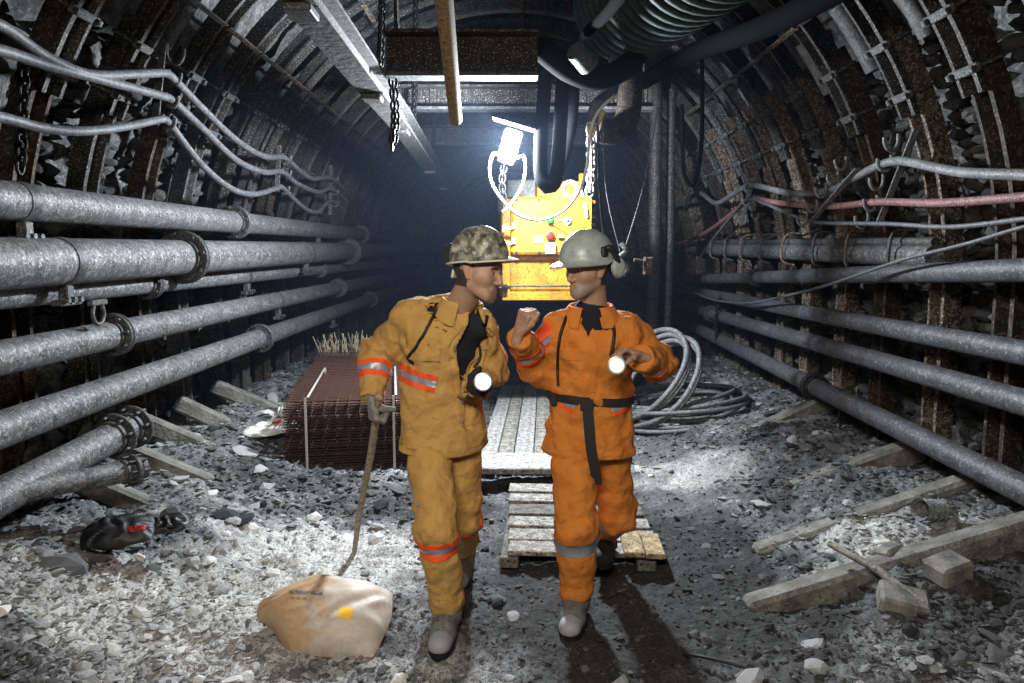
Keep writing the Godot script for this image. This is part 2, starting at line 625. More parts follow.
func build_walls() -> void:
	var wl := shell(0.0, .36, "wall_left", "dark rock wall packed with broken stones behind the steel arches, side of the mesh stack")
	var wr := shell(.64, 1.0, "wall_right", "dark rock wall packed with broken stones behind the steel arches, side of the hose coil")
	shell(.36, .64, "ceiling", "black rock roof above the steel arches")
	# outer lining and ends: the roadway is closed all round
	for e in [[Vector3(-3.75, 2.2, -11.7), Vector3(.5, 5.6, 31)], [Vector3(3.75, 2.2, -11.7), Vector3(.5, 5.6, 31)], [Vector3(0, 5.05, -11.7), Vector3(7.6, .4, 31)]]:
		var b := MB.new()
		b.box(tf(e[0]), e[1], .01)
		structure(b, "trim_%d" % [2 + taken.get("tr", 0)], M.rock, "solid rock mass behind the roadway lining", "rock")
		taken["tr"] = taken.get("tr", 0) + 1
	for e in [["wall_back", -27.1], ["wall_front", 3.6]]:
		var b := MB.new()
		b.box(tf(Vector3(0, 2.3, e[1])), Vector3(7.6, 5.6, .3), .01)
		structure(b, e[0], M.rock, "dark rock face closing the roadway", "wall")
	# packed stones, bay by bay
	var shapes := []
	for i in 7: shapes.append(rock_shape(200 + i, 1))
	var mats := [M.stone, mat(Color(.45, .45, .46), .9, 0, M.stone.albedo_texture, 3.1), mat(Color(.85, .83, .8), .9, 0, M.stone.albedo_texture, 1.9)]
	var meshes := []
	for s in shapes:
		for m in mats: meshes.append(s.mesh(m))
	for side in [-1, 1]:
		var wall: MeshInstance3D = wl if side < 0 else wr
		var rest := MB.new()
		var count := 0
		for bay in 15:
			var z0 := -ARCH0 - ARCH_STEP * (bay + 1)
			var y := .35
			while y < 3.1:
				var hh := rng.randf_range(.035, .085)
				var zz := z0 - .1
				while zz > z0 - ARCH_STEP + .08:
					var ll := rng.randf_range(.07, .19)
					var px: float = RX + .19 if y < H_ARCH else sqrt(maxf(0, 1 - pow((y - H_ARCH) / (RY + .19), 2))) * (RX + .19)
					var at := Vector3(side * (px + rng.randf_range(-.03, .05)), y, zz - ll * .5)
					var bs := Basis.from_euler(Vector3(rng.randf_range(-.25, .25), rng.randf_range(-.5, .5), rng.randf_range(-.3, .3)))
					var t := Transform3D(bs.scaled_local(Vector3(rng.randf_range(.06, .1), hh * .75, ll * .66)), at)
					var skip := rng.randf() < .12
					if not skip:
						if bay >= 2 and count < 290 and y > (1.05 if side > 0 else 1.7) and rng.randf() < .85:
							count += 1
							var o := MeshInstance3D.new()
							o.mesh = meshes[rng.randi() % meshes.size()]
							o.name = "stone"
							wall.add_child(o, true)
							o.transform = t
						else:
							rest.append_mesh(shapes[rng.randi() % shapes.size()], t)
					zz -= ll * .95
				y += hh * 1.05
		var ro := put(rest, "stone_packing", M.stone, wall)
		ro.set_meta("kind", "stuff")

# ------------------------------------------------------------------ steel arches
const ARCH0 := .68
const ARCH_STEP := .68

func arch_frames(t0: float, t1: float, n: int, off: float) -> Array:
	var fr := []
	for i in n + 1:
		var t := t0 + (t1 - t0) * i / n
		var p := arch_pt(t, off)
		var q := (arch_pt(minf(t + .004, 1), off) - arch_pt(maxf(t - .004, 0), off)).normalized()
		var out := Vector3(-q.y, q.x, 0)
		# x along the roadway, y outward, z along the arch
		fr.append(Transform3D(Basis(Vector3(0, 0, 1), out, Vector3(q.x, q.y, 0)), Vector3(p.x, p.y, 0)))
	return fr

func build_arches() -> void:
	var prof: PackedVector2Array = Geometry2D.offset_polyline(PackedVector2Array([Vector2(-.088, -.06), Vector2(-.066, -.062), Vector2(-.042, .055), Vector2(.042, .055), Vector2(.066, -.062), Vector2(.088, -.06)]), .009, Geometry2D.JOIN_MITER, Geometry2D.END_BUTT)[0]
	if Geometry2D.is_polygon_clockwise(prof): prof.reverse()
	var leg_l := MB.new()
	leg_l.sweep(prof, arch_frames(0.0, .275, 16, .03))
	var leg_r := MB.new()
	leg_r.sweep(prof, arch_frames(.725, 1.0, 16, .03))
	var roof := MB.new()
	roof.sweep(prof, arch_frames(.225, .775, 40, -.02))
	var foot := MB.new()
	foot.box(tf(Vector3(0, .0, 0)), Vector3(.2, .05, .24), .01)
	var clamp := MB.new()
	# clamp: bar across the mouth of the channel, U-bolt round its back, nuts
	clamp.box(tf(Vector3(0, -.085, 0)), Vector3(.25, .03, .05), .006)
	clamp.tube(spline([Vector3(-.1, -.12, 0), Vector3(-.1, -.0, 0), Vector3(-.075, .085, 0), Vector3(0, .1, 0), Vector3(.075, .085, 0), Vector3(.1, 0, 0), Vector3(.1, -.12, 0)], .03), .011, 6)
	for s in [-1, 1]: clamp.box(tf(Vector3(s * .1, -.11, 0)), Vector3(.034, .026, .034), .004)
	var cmesh := clamp.mesh(M.dusty_steel)
	var variants := [[M.rust, M.steel, M.rust], [M.dusty_steel, M.steel, M.rust_dark], [M.steel, M.steel, M.rust]]
	var fit := []
	for k in 3:
		fit.append([leg_l.mesh([M.steel, M.rust_dark, M.dusty_steel][k]), roof.mesh(variants[k][1]), leg_r.mesh(variants[k][2]), foot.mesh(M.dusty_steel)])
	for i in 34:
		var z: float = -ARCH0 - ARCH_STEP * i + [0.0, .03, -.02, .02, -.03][i % 5]
		if i < 2: continue
		var o := thing("steel_arch", "U-section steel arch with bolted clamps spanning the whole roadway over the pipes", "arch", Vector3(0, 0, z), "steel arches of the roadway")
		var k: int = [0, 1, 2, 0, 2, 1][i % 6]
		inst(fit[k][0], "leg", o)
		inst(fit[k][2], "leg", o)
		inst(fit[k][1], "roof_segment", o)
		inst(fit[k][3], "foot_plate", o, Vector3(-RX - .03, .02, 0))
		inst(fit[k][3], "foot_plate", o, Vector3(RX + .03, .02, 0))
		for t in [.236, .264, .736, .764]:
			var c := inst(cmesh, "clamp", o)
			c.transform = arch_frames(t, t + .001, 1, .0)[0]
		if i > 3 and i < 16:
			# spacer bars to the next arch
			for t in [.3, .38, .62, .7]:
				var p := arch_pt(t, -.09)
				var b := MB.new()
				b.box(tf(Vector3(p.x, p.y, -.34)), Vector3(.05, .012, .68), .003)
				put(b, "spacer_bar", M.dusty_steel if (i + int(t * 10)) % 2 else M.rust, o)
	# pale curved lagging rolls held behind the arches near the roof, tunnel side of the coil
	for e in [[4.42, .700, .742], [3.75, .685, .728], [5.1, .705, .745], [5.78, .71, .745], [4.0, .285, .315], [5.1, .27, .3]]:
		var b := MB.new()
		var pts := []
		for q in 7:
			var p := arch_pt(e[1] + (e[2] - e[1]) * q / 6, .05)
			pts.append(Vector3(p.x, p.y, -e[0]))
		b.tube(spline(pts, .05), .075, 12)
		single(b, "lagging_roll", M.dusty_steel, "pale grey rounded lagging roll wedged between two steel arches", "lagging", Vector3.ZERO, "lagging rolls between the arches")

# ------------------------------------------------------------------ floor beams that tie the arch feet
func beam_between(b: MB, a: Vector3, c: Vector3, w: float, h: float, bev := .015) -> void:
	var d := (c - a)
	var zax := d.normalized()
	var xax := Vector3.UP.cross(zax).normalized()
	var t := Transform3D(Basis(xax, zax.cross(xax), zax), (a + c) * .5)
	b.box(t, Vector3(w, h, d.length()), bev)

func build_invert_beams() -> void:
	var right := [[Vector3(1.25, .02, -3.42), Vector3(2.75, .45, -3.46)], [Vector3(1.5, .03, -4.05), Vector3(2.75, .42, -4.12)], [Vector3(1.72, .05, -4.85), Vector3(2.7, .43, -4.78)], [Vector3(1.8, .05, -6.16), Vector3(2.7, .46, -6.2)]]
	var where := ["beside the broken concrete blocks", "with a ribbed tube end lying behind it", "half buried in dusty rubble", "rising behind the coiled hoses"]
	for i in right.size():
		var b := MB.new()
		beam_between(b, right[i][0] + Vector3(-.1, -.045, 0), right[i][1] + Vector3(0, .01, 0), .13, .16, .02)
		single(b, "floor_beam", M.conc, "dusty grey floor beam sloping up to the pipes, " + where[i], "beam", Vector3.ZERO, "sloping floor beams below the four smooth pipes")
	var left := [[Vector3(-2.05, .12, -6.3), Vector3(-2.75, .55, -5.95)], [Vector3(-2.0, .15, -5.6), Vector3(-2.75, .55, -5.3)], [Vector3(-1.95, .17, -4.95), Vector3(-2.75, .62, -4.6)], [Vector3(-2.0, .2, -4.3), Vector3(-2.75, .62, -4.05)], [Vector3(-1.9, .15, -7.0), Vector3(-2.75, .55, -6.7)]]
	for i in left.size():
		var b := MB.new()
		beam_between(b, left[i][0] + Vector3(0, -.09, 0), left[i][1] + Vector3(0, -.03, 0), .12, .13, .02)
		single(b, "floor_beam", M.conc, "dusty grey floor beam poking out of rubble under the five stacked pipes", "beam", Vector3.ZERO, "floor beams under the five stacked pipes")

# ------------------------------------------------------------------ pipes
func add_flange(parent: Node, at: Vector3, dir: Vector3, r: float, m: Material, double := true) -> void:
	var b := MB.new()
	var t := along(at, at + dir)
	var w := .022
	for s in ([-1, 1] if double else [0]):
		var o: float = s * (w * .5 + .006)
		b.lathe(t, [[r * .98, o - w * .5], [r * 1.5, o - w * .5], [r * 1.55, o - w * .3], [r * 1.55, o + w * .3], [r * 1.5, o + w * .5], [r * .98, o + w * .5]], 28)
	b.lathe(t, [[r * 1.2, -.012], [r * 1.2, .012]], 20)
	for k in 8:
		var a := TAU * k / 8 + .2
		var p := t * Vector3(cos(a) * r * 1.33, 0, sin(a) * r * 1.33)
		b.tube(seg(p - dir * (w * 1.7 + .012), p + dir * (w * 1.7 + .012)), r * .12, 6)
	var f := put(b, "flange", m, parent)
	for s in [-1, 1]:
		b = MB.new()
		var o: float = s * (w + .02)
		b.lathe(t, [[r * .99, o - .014], [r * 1.14, o - .014], [r * 1.14, o + .014], [r * .99, o + .014]], 20)
		put(b, "weld_collar", m, f)

func add_strap(parent: Node, at: Vector3, dir: Vector3, r: float, m: Material, below := true) -> void:
	var b := MB.new()
	var t := along(at, at + dir)
	b.lathe(t, [[r * .99, -.035], [r * 1.05, -.035], [r * 1.05, .035], [r * .99, .035]], 24)
	if below:
		b.box(tf(at + Vector3(.02, -r - .045, 0)), Vector3(.05, .09, .06), .006)
		b.box(tf(at + Vector3(.02, -r - .085, 0)), Vector3(.06, .03, .17), .005)
		for k in 3: b.tube(seg(at + Vector3(.045, -r - .07, -.055 + k * .055), at + Vector3(.07, -r - .07, -.055 + k * .055)), .016, 6)
	put(b, "strap_clamp", m, parent)

func pipe(called: String, label: String, group: String, a: Vector3, c: Vector3, r: float, m: Material, fm: Material, flanges: Array, straps: Array, sag := .0) -> Node3D:
	var o := thing(called, label, "pipe", Vector3.ZERO, group)
	var dir := (c - a).normalized()
	var at_z := func(z: float) -> Vector3: return a + dir * ((z - a.z) / dir.z)
	var cuts := [a.z]
	for f in flanges: cuts.append(f)
	cuts.append(c.z)
	for i in cuts.size() - 1:
		var b := MB.new()
		var p0: Vector3 = at_z.call(cuts[i])
		var p1: Vector3 = at_z.call(cuts[i + 1])
		var pts := PackedVector3Array()
		var k := maxi(2, int(p0.distance_to(p1) / .5))
		for q in k + 1: pts.append(p0.lerp(p1, float(q) / k))
		b.tube(pts, r, 28)
		put(b, "pipe_section", m, o)
	for f in flanges: add_flange(o, at_z.call(f), dir, r, fm)
	for s in straps: add_strap(o, at_z.call(s), dir, r, fm)
	return o

func build_pipes() -> void:
	var gl := "five stacked pipes on the cable-hook wall"
	var far := -24.0
	var k := func(x, y0, z0, y1, z1, zq) -> Vector3: return Vector3(x, y0 + (y1 - y0) * (zq - z0) / (z1 - z0), zq)
	pipe("steel_pipe", "topmost of the five stacked dusty pipes, under the three hung cables", gl, k.call(-2.3, 1.955, -3.4, 2.01, -10., -1.6), k.call(-2.3, 1.955, -3.4, 2.01, -10., far), .09, M.pipe, M.flange, [-6.2, -11.4], [-3.5, -8.8])
	pipe("steel_pipe", "thickest of the five stacked dusty pipes, second from the top", gl, k.call(-2.26, 1.672, -3.4, 1.755, -10., -1.6), k.call(-2.26, 1.672, -3.4, 1.755, -10., far), .118, M.pipe, M.flange, [-5.11, -10.3], [-3.72, -8.1])
	pipe("steel_pipe", "thin dusty pipe half hidden under the thickest pipe of the five stacked", gl, k.call(-2.38, 1.52, -3.4, 1.53, -10., -1.6), k.call(-2.38, 1.52, -3.4, 1.53, -10., far), .065, M.pipe, M.flange, [-4.85, -9.2], [-6.6])
	pipe("steel_pipe", "second lowest of the five stacked dusty pipes, flange near the shackle", gl, k.call(-2.3, 1.25, -3.3, 1.28, -10., -1.6), k.call(-2.3, 1.25, -3.3, 1.28, -10., far), .08, M.pipe, M.flange, [-4.24, -9.8], [-7.2])
	pipe("steel_pipe", "lowest of the five stacked dusty pipes, over the floor beams", gl, k.call(-2.3, .93, -3.26, .98, -10., -1.6), k.call(-2.3, .93, -3.26, .98, -10., far), .085, M.pipe, M.flange, [-6.7, -12.0], [-9.4])
	# low pipe stub with a branch
	var o := thing("branch_pipe", "low dusty pipe stub with side branch and open flanges beside the rubble bank", "pipe")
	var b := MB.new()
	b.tube(PackedVector3Array([Vector3(-2.32, .57, -2.6), Vector3(-2.3, .63, -3.22), Vector3(-2.27, .69, -4.3)]), .085, 28)
	put(b, "pipe_section", M.pipe, o)
	b = MB.new()
	b.tube(spline([Vector3(-2.3, .63, -3.2), Vector3(-2.2, .615, -3.45), Vector3(-2.1, .6, -3.6), Vector3(-1.98, .59, -3.78)], .06), .055, 22)
	put(b, "branch", M.pipe, o)
	add_flange(o, Vector3(-2.275, .682, -4.14), Vector3(.03, .05, -1).normalized(), .085, M.flange, false)
	add_flange(o, Vector3(-2.268, .692, -4.32), Vector3(.03, .05, -1).normalized(), .085, M.flange, false)
	add_flange(o, Vector3(-1.985, .59, -3.77), Vector3(.45, -.04, -.75).normalized(), .055, M.flange, false)
	# shackle under the thick pipe
	b = MB.new()
	b.tube(spline([Vector3(-2.2, 1.47, -3.9), Vector3(-2.2, 1.40, -3.87), Vector3(-2.2, 1.35, -3.9), Vector3(-2.2, 1.35, -3.95), Vector3(-2.2, 1.40, -3.98), Vector3(-2.2, 1.47, -3.95)], .02), .011, 8)
	b.box(tf(Vector3(-2.2, 1.46, -3.925)), Vector3(.03, .03, .15), .005)
	single(b, "shackle", M.flange, "steel shackle hanging below the thickest dusty pipe", "shackle")
	# right-hand pipes
	var gr := "four smooth pipes on the hose-coil wall"
	pipe("grey_pipe", "uppermost of four smooth grey pipes, black flange, below the strapped bundle", gr, k.call(2.5, 1.628, -3.63, 1.462, -7.48, -1.6), k.call(2.5, 1.628, -3.63, 1.48, -7.48, -16.), .06, M.pipe_b, M.flange_b, [-7.6], [])
	pipe("grey_pipe", "second of four smooth grey pipes from the top, no flange", gr, k.call(2.5, 1.235, -3.6, 1.212, -9.85, -1.6), k.call(2.5, 1.235, -3.6, 1.212, -9.85, -16.), .062, M.pipe_b, M.flange_b, [-12.], [])
	pipe("grey_pipe", "third of four smooth grey pipes, flange held by a chain", gr, k.call(2.48, 1.0, -3.56, .985, -9.3, -1.6), k.call(2.48, 1.0, -3.56, .985, -9.3, -16.), .066, M.pipe_b, M.flange_b, [-9.2], [])
	pipe("grey_pipe", "lowest of four smooth grey pipes, over the sloping floor beams", gr, k.call(2.46, .59, -3.5, .65, -6., -1.6), k.call(2.46, .59, -3.5, .65, -6., -16.), .07, M.pipe_b, M.flange_b, [-5.95], [])
	# strapped bundle behind the uppermost right pipe
	o = thing("pipe_bundle", "pale pipe bundle strapped with rusty hoops behind the uppermost smooth pipe", "pipe bundle")
	var pa := Vector3(2.62, 1.70, -4.6)
	var pb := Vector3(2.62, 1.80, -11.)
	b = MB.new()
	b.tube(PackedVector3Array([pa, pa.lerp(pb, .3), pa.lerp(pb, .6), pb]), .075, 18)
	put(b, "pipe_section", M.pipe, o)
	b = MB.new()
	b.tube(PackedVector3Array([pa + Vector3(-.01, .09, 0), pa.lerp(pb, .5) + Vector3(-.02, .1, 0), pb + Vector3(0, .09, 0)]), .03, 10)
	put(b, "pipe_section", M.dusty_steel, o)
	for i in 9:
		var p := pa.lerp(pb, .06 + i * .1)
		b = MB.new()
		var tl := rng.randf_range(-.05, .05)
		b.tube(spline([p + Vector3(.06, .17, 0), p + Vector3(-.07, .16, tl * .4), p + Vector3(-.11, .05, tl), p + Vector3(-.1, -.08, tl), p + Vector3(.0, -.12, 0)], .03), .012, 6)
		put(b, "hoop", M.rust if i % 2 else M.dusty_steel, o)
	for i in 5:
		var p := pa.lerp(pb, .3 + i * .12)
		b = MB.new()
		b.tube(spline([p + Vector3(-.05, .2, .25), p + Vector3(-.1, .14, 0), p + Vector3(-.09, .16, -.3)], .05), .008, 6)
		put(b, "tie_wire", M.steel, o)
	# chain hangers of the lower right pipes
	chain([Vector3(2.41, 1.2, -8.6), Vector3(2.38, .95, -8.62), Vector3(2.4, .7, -8.6)], .05, M.chain, "small steel chain holding the two lower smooth pipes", "")

# a chain of real links
func chain(pts: Array, link: float, m: Material, label: String, group := "") -> Node3D:
	var o := thing("chain", label, "chain", Vector3.ZERO, group)
	var path := spline(pts, link * .78)
	var b := MB.new()
	var ring := PackedVector3Array()
	for k in 10:
		var a := TAU * k / 10
		ring.append(Vector3(cos(a) * link * .36, sin(a) * link * .62, 0))
	b.tube(ring, link * .13, 6, false, true)
	var me := b.mesh(m)
	for i in path.size() - 1:
		var t := along(path[i], path[i + 1])
		t.origin = (path[i] + path[i + 1]) * .5
		var l := inst(me, "link", o)
		l.transform = t * Transform3D(Basis(Vector3.UP, PI / 2 * (i % 2)), Vector3.ZERO)
	return o

# ------------------------------------------------------------------ roof gear: rails, beams, duct, hoses
func build_roof_gear() -> void:
	# overhead rail hung on chains
	var o := thing("overhead_rail", "long grey steel rail channel hung on chains below the roof", "rail")
	var prof := PackedVector2Array([Vector2(-.075, -.08), Vector2(.075, -.08), Vector2(.075, -.062), Vector2(.012, -.055), Vector2(.012, .055), Vector2(.075, .062), Vector2(.075, .08), Vector2(-.075, .08), Vector2(-.075, .062), Vector2(-.012, .055), Vector2(-.012, -.055), Vector2(-.075, -.062)])
	var rp := [Vector3(-.86, 2.86, -1.2), Vector3(-.9, 2.84, -3.3), Vector3(-.915, 2.83, -5.0), Vector3(-.9, 2.80, -6.2), Vector3(-.93, 2.74, -8.6), Vector3(-.95, 2.72, -10.5)]
	for i in rp.size() - 1:
		var d: Vector3 = (rp[i + 1] - rp[i]).normalized()
		var x := d.cross(Vector3.UP).normalized()
		var bs := Basis(x, x.cross(d), -d)
		var b := MB.new()
		b.sweep(prof, [Transform3D(bs, rp[i]), Transform3D(bs, rp[i + 1] - d * .012)])
		var s := put(b, "rail_section", M.dusty_steel, o)
		b = MB.new()
		b.box(Transform3D(bs, rp[i + 1] + Vector3(0, -.1, 0)), Vector3(.12, .035, .16), .006)
		put(b, "joint_plate", M.flange, s)
	for z in [-3.6, -5.2, -6.9, -8.6]:
		var y := 2.92 if z > -6 else 2.85
		chain([Vector3(-.9, y, z), Vector3(-.88, y + .4, z - .03), Vector3(-.86, 4.16, z - .05)], .06, M.chain, "heavy steel chain hanging the overhead rail from the roof arches", "chains of the overhead rail")
	# cross beams with a bright lower flange
	for e in [[5.0, -.83, .17, 2.87, .27, "nearest the rusty pipe top"], [7.0, -1.1, 1.3, 3.04, .2, "behind the work lamp"], [9.6, -1.3, 1.3, 3.1, .22, "deep behind the yellow box"]]:
		var c := thing("cross_beam", "dark steel cross beam under the roof, " + e[5], "beam")
		var b := MB.new()
		b.box(tf(Vector3((e[1] + e[2]) / 2, e[3] + e[4] / 2, -e[0] - .06)), Vector3(e[2] - e[1], e[4], .02), .004)
		for q in int((e[2] - e[1]) / .035):
			if q % 3 != 1: b.box(tf(Vector3(e[1] + .03 + q * .035, e[3] + e[4] / 2, -e[0] - .045)), Vector3(.012, e[4] * .9, .012), .002)
		put(b, "web", M.steel, c)
		b = MB.new()
		b.box(tf(Vector3((e[1] + e[2]) / 2, e[3], -e[0])), Vector3(e[2] - e[1], .028, .16), .005)
		put(b, "lower_flange", M.dusty_steel, c)
		b = MB.new()
		b.box(tf(Vector3((e[1] + e[2]) / 2, e[3] + e[4], -e[0])), Vector3(e[2] - e[1], .02, .14), .005)
		put(b, "upper_flange", M.steel, c)
		for x in [e[1] + .08, e[2] - .1]:
			b = MB.new()
			b.tube(seg(Vector3(x, e[3] + e[4], -e[0]), Vector3(x * 1.02, 4.2 if x < 1 else 4.05, -e[0])), .014, 6)
			put(b, "hanger_rod", M.steel, c)
	chain([Vector3(-.78, 2.86, -5.0), Vector3(-.77, 2.6, -5.02), Vector3(-.79, 2.42, -5.0)], .07, M.chain, "loose steel chain dangling from the cross beam end", "")
	# rusty perforated pipe
	var po := thing("perforated_pipe", "rusty orange pipe with rows of dark holes slung below the roof", "pipe")
	var pa := Vector3(-.27, 2.82, -2.9)
	var pb := Vector3(-.35, 2.55, -4.75)
	var b := MB.new()
	b.tube(PackedVector3Array([pa, pb]), .04, 18)
	put(b, "tube", mat(Color(.95, .78, .5), .8, .0, M.wood.albedo_texture, 2.5), po)
	var t := along(pa, pb)
	for i in 16:
		for q in 3:
			var a := -PI / 2 + (q - 1) * .8 + (i % 2) * .4
			b = MB.new()
			var p := t * Vector3(cos(a) * .039, .12 + i * .11, sin(a) * .039)
			# holes: small dark plugs set into the wall
			var dirv := t.basis * Vector3(cos(a), 0, sin(a))
			b.tube(seg(p - dirv * .004, p + dirv * .002), .008, 8)
			put(b, "hole", M.black, po)
	for z in [.2, .8]:
		b = MB.new()
		var p := pa.lerp(pb, z)
		b.tube(seg(p + Vector3(0, .05, 0), p + Vector3(0, 1.3, 0)), .006, 6)
		put(b, "hanger_wire", M.steel, po)
	# green ribbed duct
	var du := thing("air_duct", "dark green ribbed ventilation duct hung under the roof", "duct")
	var da := Vector3(1.42, 3.42, -2.7)
	var db := Vector3(.88, 3.64, -6.1)
	b = MB.new()
	b.tube(PackedVector3Array([da, da.lerp(db, .5), db]), .4, 36)
	var green := mat(Color(.16, .3, .25), .6, 0, M.pipe.albedo_texture, 1.2)
	put(b, "fabric_tube", green, du)
	var ringm := mat(Color(.26, .42, .37), .75, .0, M.pipe.albedo_texture, 1.2)
	var dd := (db - da).normalized()
	b = MB.new()
	var ring := PackedVector3Array()
	var tt := along(Vector3.ZERO, dd)
	for q in 36: ring.append(tt * Vector3(cos(TAU * q / 36) * .4, 0, sin(TAU * q / 36) * .4))
	b.tube(ring, .036, 8, false, true)
	var rme := b.mesh(ringm)
	for i in 25:
		inst(rme, "ring", du, da + dd * (.06 + i * .137))
	# black rails left and right of the duct
	for e in [[Vector3(.66, 3.12, -3.4), Vector3(.42, 3.27, -6.4), .035, "black hose bundle running beside the green duct above the lamp"], [Vector3(1.78, 3.05, -3.2), Vector3(1.14, 3.2, -6.6), .07, "thick black hose running beside the green duct over the strapped pipes"]]:
		b = MB.new()
		b.tube(spline([e[0], e[0].lerp(e[1], .35) + Vector3(0, -.05, 0), e[0].lerp(e[1], .7) + Vector3(0, .02, 0), e[1]], .2), e[2], 14)
		single(b, "roof_hose", M.hose_black, e[3], "hose")
	# rusty bent hose with a U turn
	b = MB.new()
	b.tube(spline([Vector3(.97, 3.6, -6.3), Vector3(.97, 3.2, -6.28), Vector3(.965, 2.95, -6.25), Vector3(.92, 2.78, -6.2), Vector3(.82, 2.70, -6.12), Vector3(.7, 2.70, -6.05)], .05), .1, 18)
	single(b, "bent_hose", M.rust_dark, "thick rusty bent hose turning up in a U under the duct", "hose")
	b = MB.new()
	b.tube(spline([Vector3(.8, 3.25, -6.0), Vector3(.79, 3.0, -6.0), Vector3(.72, 2.93, -5.98), Vector3(.65, 2.86, -5.95), Vector3(.62, 2.72, -5.92)], .03), .045, 12)
	single(b, "roof_hose", M.hose, "grey hose elbow hanging in front of the rusty bent hose", "hose")
	# black U hoses above the box
	b = MB.new()
	b.tube(spline([Vector3(.26, 3.3, -5.9), Vector3(.25, 3.0, -5.85), Vector3(.22, 2.6, -5.8), Vector3(.22, 2.32, -5.75), Vector3(.27, 2.22, -5.72), Vector3(.33, 2.27, -5.75), Vector3(.36, 2.5, -5.85), Vector3(.4, 3.1, -6.0)], .05), .055, 14)
	single(b, "loop_hose", M.hose_dark, "thick black hose loop dipping onto the yellow switch box", "hose")
	b = MB.new()
	b.tube(spline([Vector3(.5, 3.2, -6.15), Vector3(.48, 2.8, -6.12), Vector3(.42, 2.5, -6.1), Vector3(.36, 2.36, -6.05)], .05), .05, 12)
	single(b, "loop_hose", M.hose_dark, "straight black hose dropping onto the top of the yellow switch box", "hose")
	# elbow of the wide black duct hose under the green duct
	b = MB.new()
	b.tube(spline([Vector3(.2, 3.1, -5.2), Vector3(.4, 2.98, -5.3), Vector3(.62, 2.97, -5.5), Vector3(.85, 3.1, -5.7), Vector3(1.0, 3.3, -5.9)], .06), .085, 16)
	single(b, "roof_hose", M.hose_dark, "sagging black hose crossing below the end of the green duct", "hose")
	b = MB.new()
	b.tube(seg(Vector3(.42, 3.06, -5.1), Vector3(.52, 3.0, -5.2)), [.07, .085], 16)
	single(b, "hose_coupling", M.dusty_steel, "bright steel hose coupling at the tip of the green duct", "coupling")
	# dark upright props right of the machine
	for e in [[1.62, 8.6, 3.7, .07], [1.84, 8.8, 3.6, .05]]:
		b = MB.new()
		b.tube(PackedVector3Array([Vector3(e[0], ground(e[0], -e[1]) - .02, -e[1]), Vector3(e[0] + .02, 1.8, -e[1]), Vector3(e[0], e[2], -e[1])]), e[3], 14)
		single(b, "steel_prop", M.steel, "dark upright steel prop beside the hanging thin ropes", "prop", Vector3.ZERO, "props behind the earmuff helmet")
	b = MB.new()
	b.tube(spline([Vector3(1.72, 3.7, -7.0), Vector3(1.75, 3.0, -7.0), Vector3(1.74, 2.6, -7.0), Vector3(1.68, 2.35, -7.0), Vector3(1.6, 2.5, -7.05), Vector3(1.58, 3.1, -7.1)], .05), .02, 8)
	single(b, "loop_hose", M.hose_dark, "slim black cable loop hanging between the dark props", "hose")
	# small handle lamp on the prop
	b = MB.new()
	b.box(tf(Vector3(1.1, 1.62, -6.0)), Vector3(.08, .15, .06), .012)
	b.tube(seg(Vector3(1.05, 1.66, -5.98), Vector3(.98, 1.67, -5.97)), .015, 8)
	single(b, "valve_block", M.rust_dark, "small rusty valve block beside the earmuff helmet", "valve")

